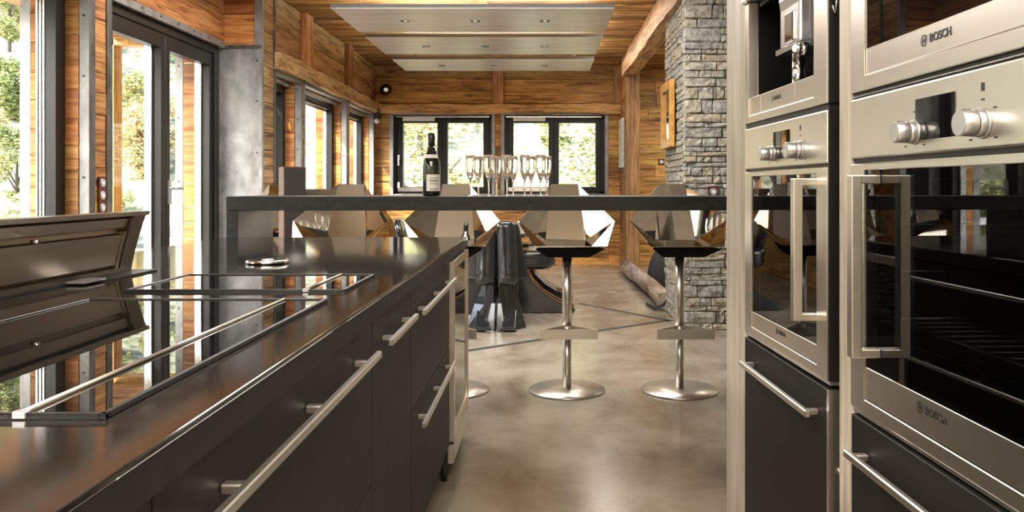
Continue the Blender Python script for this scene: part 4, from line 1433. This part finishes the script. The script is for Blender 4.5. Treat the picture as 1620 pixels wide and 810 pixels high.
def chair_parts(r, zb, lobes=True):
    seat = [ell(0, 0.10, z, 0.215 * k_, 0.27 * k_, 28, 3) for z, k_ in ((0.40, 0.80), (0.43, 0.95), (0.47, 1.0), (0.49, 0.94), (0.505, 1.0), (0.545, 1.0), (0.565, 0.93), (0.572, 0.75))]
    MB().loft(seat).build('seat', LACQ, r)
    # swept fins: solid towards the front, drawn out to a tip on the floor behind
    poly = [(0.32, 0.43), (0.34, 0.30), (0.36, 0.0), (-0.26, 0.0), (-0.335, 0.012), (-0.345, 0.035), (-0.29, 0.06), (-0.18, 0.105), (-0.06, 0.18), (0.04, 0.28), (0.10, 0.40), (0.12, 0.43)]
    for s in (-1, 1):
        MB().prism(poly, 'x', s * 0.045, s * 0.165, smooth=False).build('swept_leg', LACQ, r, bevel=0.02, seg=3)
    if lobes:
        for s in (-1, 1):
            rings = []
            for z, w_, d_ in ((0.352, 0.03, 0.03), (0.358, 0.056, 0.055), (0.375, 0.080, 0.078), (0.42, 0.090, 0.088), (0.50, 0.090, 0.08), (0.60, 0.086, 0.055), (0.72, 0.082, 0.05), (0.82, 0.076, 0.047), (0.86, 0.064, 0.04), (0.876, 0.040, 0.025)):
                rings.append(ell(s * (0.088 - max(0, z - 0.5) * 0.03), -0.16 + max(0, z - 0.55) * -0.12, z, w_, d_))
            MB().loft(rings).build('back_lobe', LACQ, r)
        for s in (-1, 1):
            rings = []
            for z, w_ in ((0.40, 0.06), (0.42, 0.068), (0.6, 0.05), (0.80, 0.035), (0.85, 0.02)):
                cx = s * (0.195 - max(0, z - 0.42) * 0.10)
                rings.append([(cx - s * 0.05, -0.15, z), (cx + s * w_ * 0.9, -0.12, z), (cx + s * w_ * 0.9, -0.08, z), (cx - s * 0.05, -0.08, z)])
            MB().loft(rings, smooth=False).build('back_wing', LACQ, r, bevel=0.012, seg=2)
            # faceted skirt down to the floor
            MB().loft([[(s * 0.02, -0.14, 0.40), (s * 0.09, -0.13, 0.40), (s * 0.15, -0.06, 0.40), (s * 0.02, 0.05, 0.40)],
                       [(s * 0.02, -0.17, 0.17), (s * 0.10, -0.14, 0.19), (s * 0.19, -0.06, 0.19), (s * 0.02, 0.06, 0.19)],
                       [(s * 0.03, -0.20, 0.0), (s * 0.155, -0.22, 0.0), (s * 0.245, -0.12, 0.0), (s * 0.03, 0.08, 0.0)]], smooth=False).build('skirt', LACQ, r, bevel=0.006, seg=2)
            MB().loft([[(s * 0.005, -0.18, 0.215), (s * 0.046, -0.17, 0.215), (s * 0.046, -0.09, 0.215), (s * 0.005, -0.09, 0.215)],
                       [(s * 0.005, -0.312, 0.0), (s * 0.086, -0.295, 0.0), (s * 0.092, -0.14, 0.0), (s * 0.005, -0.14, 0.0)]], smooth=False).build('toe', LACQ, r, bevel=0.008, seg=2)
    else:
        rings = []
        for z, w_, d_, y in ((0.55, 0.12, 0.05, -0.08), (0.62, 0.16, 0.05, -0.11), (0.74, 0.18, 0.045, -0.14), (0.82, 0.16, 0.04, -0.155), (0.85, 0.10, 0.025, -0.16)):
            rings.append(ell(0, y, z, w_, d_, 24, 3))
        MB().loft(rings).build('backrest', LACQ, r)


c0 = empty('dining_chair', (-0.383, 6.58, 0), 0, 'black lacquered sculpted dining chair with two-lobed back turned to the camera', 'chair', 'black sculpted chairs at the dining table')
chair_parts(c0, 0.36, True)
c1 = empty('dining_chair', (-0.055, 7.36, 0), PI / 2, 'black lacquered chair on the table\'s right side, swept tip nearest the middle stool pole', 'chair', 'black sculpted chairs at the dining table')
chair_parts(c1, 0.5, False)
dup(c1, (-0.045, 8.16, 0), PI / 2, 'black lacquered chair second from the camera on the table\'s right side')
dup(c1, (-1.19, 7.36, 0), -PI / 2, 'black lacquered chair on the table\'s left side, nearer one behind the island')
dup(c1, (-1.19, 8.2, 0), -PI / 2, 'black lacquered chair on the table\'s left side, farther one toward the windows')

# ------------------------------------------------------------------ hanging lamp panels
def lamp_panel(y0, y1, label):
    yc = (y0 + y1) / 2
    r = empty('hanging_lamp_panel', (-0.60, yc, 2.66), 0, label, 'lamp', 'pale hanging lamp panels over the dining table')
    h = (y1 - y0) / 2
    MB().box(-1.2, 1.2, -h, h, 0.003, 0.036).build('edge_frame', PANELE, r)
    sx = [-0.66, -0.022, 0.612]
    # underside with openings for the lamps
    q = 0.05
    m = MB()
    xs = [-1.199] + [v for x in sx for v in (x - q, x + q)] + [1.199]
    m.box(-1.199, 1.199, -h + 0.001, -q, 0, 0.004).box(-1.199, 1.199, q, h - 0.001, 0, 0.004)
    for k in range(0, len(xs), 2):
        m.box(xs[k], xs[k + 1], -q, q, 0, 0.004)
    m.build('underside', PANELM, r)
    for x in sx:
        f = MB().box(x - 0.058, x + 0.058, -0.058, -0.044, -0.004, 0.003).box(x - 0.058, x + 0.058, 0.044, 0.058, -0.004, 0.003).box(x - 0.058, x - 0.044, -0.044, 0.044, -0.004, 0.003).box(x + 0.044, x + 0.058, -0.044, 0.044, -0.004, 0.003).build('spot_frame', WHITE, r)
        MB().tube((x, 0, 0.001), (x, 0, -0.002), 0.017, n=20).build('spot_lens', CHROME, f)
        MB().box(x - 0.046, x + 0.046, -0.046, 0.046, 0.0005, 0.0025).build('spot_recess', BLACK, f)
    for x in (-0.98, 0.98):
        for y in (-h + 0.12, h - 0.12):
            MB().tube((x, y, 0.036), (x, y, ZC - 2.66), 0.0025, n=6).build('cable', BRIGHT, r)
    return r


lamp_panel(6.67, 7.70, 'pale hanging lamp panel nearest the camera, largest of the three')
lamp_panel(7.97, 9.00, 'pale hanging lamp panel in the middle of the three')
lamp_panel(9.36, 10.29, 'pale hanging lamp panel farthest back, above the windows')

# ------------------------------------------------------------------ small wall things
def socket(name, label, loc, rz, n, size, mat=MOUNTW):
    r = empty(name, loc, rz, label, 'socket')
    h = size * n / 2
    p = MB().box(-size / 2, size / 2, -0.010, 0, -h, h).build('plate', mat, r, bevel=0.002)
    for k in range(n):
        z = -h + size * (k + 0.5)
        MB().tube((0, -0.010, z), (0, -0.014, z), size * 0.36, size * 0.34, n=24).build('insert', SILVER, r)
        MB().tube((0, -0.0142, z), (0, -0.0150, z), size * 0.16, n=16).build('button', WHITE, r)
    return r


socket('socket_plate', 'brown double socket plate with round inserts on the stone pillar', (1.365, PY0 - 0.008, 1.07), 0, 2, 0.086)
socket('socket_plate', 'small dark single socket on the plank wall of the side room', (1.722, YF - 0.004, 1.515), 0, 1, 0.088)
socket('switch_plate', 'brown plate of three round switches on wood pier beside the glass door', (XD + 0.006, 4.955, 1.10), PI / 2, 3, 0.078)

sl = empty('wall_spotlight', (-2.29, YF - 0.002, 2.56), 0, 'round black spotlight on the far plank wall near left corner', 'spotlight')
MB().tube((0, 0, 0), (0, -0.03, 0), 0.05, n=20).build('mount', BLACK, sl)
MB().lathe([(0.004, -0.085), (0.05, -0.07), (0.08, -0.03), (0.085, 0.0), (0.08, 0.03), (0.05, 0.07), (0.004, 0.085)], (0, -0.09, 0), 28).build('globe', BLACK, sl)
MB().tube((0.02, -0.165, -0.01), (0.022, -0.178, -0.012), 0.03, n=18).build('lens', CHROME, sl)
sn = empty('motion_sensor', (XW + 0.01, 11.46, 2.13), 0, 'black motion sensor with white eye in the corner under the rail beam', 'sensor')
MB().box(-0.005, 0.07, -0.05, 0.04, -0.02, 0.16).build('housing', BLACK, sn, bevel=0.01)
MB().lathe([(0.004, -0.04), (0.03, -0.025), (0.04, 0.0), (0.03, 0.025), (0.004, 0.04)], (0.04, -0.05, -0.03), 18).build('eye', WHITE, sn)

pf = empty('picture_frame', (PX0 - 0.018, 6.97, 1.78), -PI / 2, 'pine framed narrow mirror hanging on the side of the stone pillar', 'mirror')
hw, hz = 0.27, 0.285
m = MB().box(-hw, -hw + 0.07, -0.04, 0, -hz, hz).box(hw - 0.07, hw, -0.04, 0, -hz, hz).box(-hw + 0.07, hw - 0.07, -0.04, 0, -hz, -hz + 0.07).box(-hw + 0.07, hw - 0.07, -0.04, 0, hz - 0.07, hz)
m.build('frame', PINE, pf, bevel=0.004)
MB().box(-hw + 0.065, hw - 0.065, -0.018, -0.004, -hz + 0.065, hz - 0.065).build('mirror_glass', CHROME, pf)
cv = MB().box(1.088, 1.112, 10.93, 11.42, 1.42, 2.11).build('canvas_picture', PICW, None)
tag(cv, 'pale canvas picture on the short wall right of the far windows', 'picture')

# log threshold, its strap and the black cover behind it
rings = []
for i in range(25):
    y = 7.36 + (10.6 - 7.36) * i / 24
    ring = []
    for k in range(12):
        a = 2 * PI * k / 12
        rr = 0.08 + 0.024 * noise.noise(Vector((math.cos(a) * 1.5, math.sin(a) * 1.5, y * 1.4)))
        ring.append((1.13 + rr * math.cos(a) * 1.1 + 0.015 * math.sin(y * 1.7), y, 0.088 + rr * math.sin(a)))
    rings.append(ring)
lg = MB().loft(rings).build('log', LOGM, None)
tag(lg, 'rough debarked log lying on the floor beyond the stone pillar', 'log')
sm_ = MB()
pts = [(0.985, 7.60, 0.02), (0.99, 7.45, 0.03), (1.03, 7.33, 0.015), (1.10, 7.27, 0.06), (1.17, 7.29, 0.15), (1.22, 7.32, 0.17)]
for (p, q) in zip(pts[:-1], pts[1:]):
    p = Vector(p); q = Vector(q)
    sm_.add([p + Vector((0, 0, -0.012)), q + Vector((0, 0, -0.012)), q + Vector((0, 0, 0.022)), p + Vector((0, 0, 0.022)),
             p + Vector((0.006, 0.006, -0.012)), q + Vector((0.006, 0.006, -0.012)), q + Vector((0.006, 0.006, 0.022)), p + Vector((0.006, 0.006, 0.022))],
            [(0, 1, 2, 3), (4, 7, 6, 5), (0, 4, 5, 1), (3, 2, 6, 7), (1, 5, 6, 2), (0, 3, 7, 4)])
so = sm_.build('strap', FABRICK, None)
tag(so, 'black strap hanging over the near end of the log', 'strap')
rings = []
for j in range(15):
    t = j / 14
    z = 0.62 * t
    k_ = (1 - t ** 3.2) * 0.9 + 0.06
    ring = []
    for i in range(40):
        a = 2 * PI * i / 40
        f = 1 + 0.055 * math.sin(a * 11 + 1.5 * t) * (1 - 0.6 * t) + 0.03 * noise.noise(Vector((a * 2, t * 2, 3)))
        ring.append((1.62 + 0.40 * k_ * f * math.cos(a), 9.2 + 0.85 * k_ * f * math.sin(a), z))
    rings.append(ring)
cvr = MB().loft(rings).build('draped_cover', FABRICK, None)
tag(cvr, 'black draped cloth cover standing behind the log', 'cover')

# ------------------------------------------------------------------ outside: terrace, eave, furniture, hillside, trees
struct('trim_2', MB().box(-8.2, XO, -5, 13.5, -0.30, -0.03), TERR)
ev = MB().box(-4.05, XO, -4.2, 7.6, 2.57, 2.70)
evo = struct('trim_3', ev, OX)
fill(evo, 'z', -1, 2.57, -4.05, XO, -1.0, 7.5, 0.16, OX, 0.8, 1, gap=0.006)
pt = MB().box(-4.13, -4.055, 7.45, 7.6, -0.03, 2.72).box(-4.13, XO, 7.45, 7.6, 2.49, 2.70).build('porch_post', PINEV, None)
pt['kind'] = 'structure'
pt.name = 'trim_4'

oc = empty('lounge_chair', (-4.95, 9.6, -0.03), 0.5, 'grey outdoor lounge chair on the terrace beyond the glass door', 'chair')
prof = [(-0.30, 0.36), (0.25, 0.32), (0.42, 0.72), (0.50, 1.05), (0.46, 1.06), (0.36, 0.74), (0.20, 0.40), (-0.30, 0.43)]
MB().prism(prof, 'y', -0.28, 0.28).build('shell', GREYF, oc, bevel=0.01)
for x in (-0.25, 0.28):
    for y in (-0.24, 0.24):
        MB().tube((x, y, 0), (x * 0.9, y, 0.36), 0.015, n=8).build('leg', WHITEW, oc)
ot = empty('terrace_table', (-5.6, 10.8, -0.03), 0.1, 'low white terrace table with timber shelf outside the glass door', 'table')
MB().box(-0.7, 0.7, -0.5, 0.5, 0.66, 0.72).build('table_top', WHITEW, ot, bevel=0.006)
MB().box(-0.6, 0.6, -0.42, 0.42, 0.25, 0.32).build('shelf', DECK, ot)
for x in (-0.62, 0.62):
    for y in (-0.42, 0.42):
        MB().box(x - 0.03, x + 0.03, y - 0.03, y + 0.03, 0, 0.66).build('leg', WHITEW, ot)
bp_ = empty('planter_box', (-4.35, 8.9, -0.03), 0, 'low timber planter box on the terrace by the door', 'planter')
MB().box(-0.25, 0.25, -0.4, 0.4, 0, 0.34).build('box', DECK, bp_, bevel=0.006)
MB().box(-0.21, 0.21, -0.36, 0.36, 0.30, 0.345).build('soil', BARK, bp_)
bl = MB().box(-5.9, -5.0, 11.6, 11.7, 0.95, 1.12).box(-5.88, -5.82, 11.62, 11.68, -0.03, 0.95).box(-5.08, -5.02, 11.62, 11.68, -0.03, 0.95).build('blue_windbreak', BLUEC, None)
tag(bl, 'blue windbreak strip on posts at the far terrace edge', 'windbreak')


def hz(x, y):
    a = max(0.0, -x - 8.5) * 0.50
    b = max(0.0, y - 14.5) * 0.46
    h = -1.6 + max(a, b) + 0.25 * min(a, b)
    h = min(h, 26 + 0.1 * h)
    return h + 1.1 * noise.noise(Vector((x * 0.09, y * 0.09, 0))) * min(1, (a + b) * 0.3)


NX, NY = 62, 70
vs, fs = [], []
for j in range(NY + 1):
    for i in range(NX + 1):
        x = -78 + 118 * i / NX
        y = -40 + 135 * j / NY
        vs.append((x, y, hz(x, y) - (2.5 if -8.4 < x < 4.5 and y < 13 else 0)))
for j in range(NY):
    for i in range(NX):
        k = j * (NX + 1) + i
        fs.append((k, k + 1, k + NX + 2, k + NX + 1))
hill = MB().add(vs, fs, True).build('hillside', HILLM, None, recalc=True)
hill['kind'] = 'structure'
hill['label'] = 'sunlit dry hillside'


def tree_mesh(seed, n, spread, leaf, h):
    R = random.Random(seed)
    vs, fs = [], []
    clumps = []
    for k in range(15):
        a = R.uniform(0, 2 * PI)
        t = R.random()
        z = h * (0.22 + 0.75 * t)
        rr = spread * (0.25 + 0.75 * math.sin(PI * min(1, 0.25 + 0.75 * (1 - t)))) * R.uniform(0.2, 0.9)
        clumps.append((Vector((rr * math.cos(a), rr * math.sin(a), z)), spread * R.uniform(0.28, 0.5)))
    for k in range(n):
        c, cr = R.choice(clumps)
        d = Vector((R.gauss(0, 1), R.gauss(0, 1), R.gauss(0, 0.8)))
        d = d.normalized() * cr * (R.random() ** 0.4)
        p = c + d
        q = Vector((R.gauss(0, 1), R.gauss(0, 1), R.gauss(0, 1))).to_track_quat('Z', 'Y')
        s = leaf * R.uniform(0.6, 1.3)
        b = len(vs)
        vs += [p + q @ Vector((-s * .5, 0, 0)), p + q @ Vector((0, -s * .33, 0.12 * s)), p + q @ Vector((s * .6, 0, 0)), p + q @ Vector((0, s * .33, 0.12 * s))]
        fs.append((b, b + 1, b + 2, b + 3))
    return MB().add(vs, fs)


def make_tree(seed, n, spread, leaf, h, label):
    r = empty('tree', (0, 0, 0), 0, label, 'tree', 'trees and bushes on the hillside outside')
    m = tree_mesh(seed, n, spread, leaf, h)
    cr = m.build('crown', LEAF, r, recalc=False)
    cr['kind'] = 'stuff'
    t = MB().tube((0, 0, -0.5), (0, 0, h * 0.65), 0.02 * h + 0.02, 0.01 * h, n=7)
    R = random.Random(seed + 5)
    for k in range(6):
        a = R.uniform(0, 2 * PI)
        z = h * R.uniform(0.25, 0.55)
        t.tube((0, 0, z), (spread * 0.6 * math.cos(a), spread * 0.6 * math.sin(a), z + h * 0.25), 0.012 * h, 0.004 * h, n=5)
    t.build('trunk', BARK, r)
    return r


TL = 'round leafy bush in pale autumn colours on the hillside outside the windows'
BL = 'loose leafy bush in pale autumn colours close outside the far windows'
KL = 'tall slender tree in pale autumn colours on the hillside outside the windows'
protos = [make_tree(1, 5200, 1.7, 0.17, 3.0, TL), make_tree(2, 4600, 1.1, 0.15, 4.2, KL), make_tree(3, 3200, 1.5, 0.11, 3.6, BL)]
R = random.Random(99)
cnt = [0, 0, 0]


TAKEN = []


def put_tree(kind, x, y, s=1.0):
    need = 1.05 * s * (1.9, 1.3, 1.7)[kind]
    if any((x - a) ** 2 + (y - b) ** 2 < (need + c) ** 2 for a, b, c in TAKEN): return
    TAKEN.append((x, y, need))
    z = hz(x, y) - 0.15
    if cnt[kind] == 0:
        o = protos[kind]; o.location = (x, y, z)
    else:
        o = dup(protos[kind], (x, y, z), R.uniform(0, 6.28))
    cnt[kind] += 1
    o.scale = (s, s, s)
    o['label'] = (TL, KL, BL)[kind]


for (x, y) in ((-2.4, 16.2), (1.4, 16.0), (-0.5, 18.6), (-4.4, 18.6), (3.4, 19.4)):
    put_tree(2, x, y, R.uniform(0.9, 1.2))
for i in range(1500):
    y = R.uniform(13, 70)
    x = -y * R.uniform(0.20, 0.74)
    if x > -10 or sum(cnt) > 240: continue
    near = 1 if x > -28 else 1.7
    put_tree(R.choice([0, 0, 0, 1]), x, y, R.uniform(0.35, 0.75) * near)
for i in range(60):
    y = R.uniform(20, 50)
    x = y * R.uniform(-0.24, 0.10)
    put_tree(R.choice([0, 1, 1]), x, y, R.uniform(0.8, 1.4))
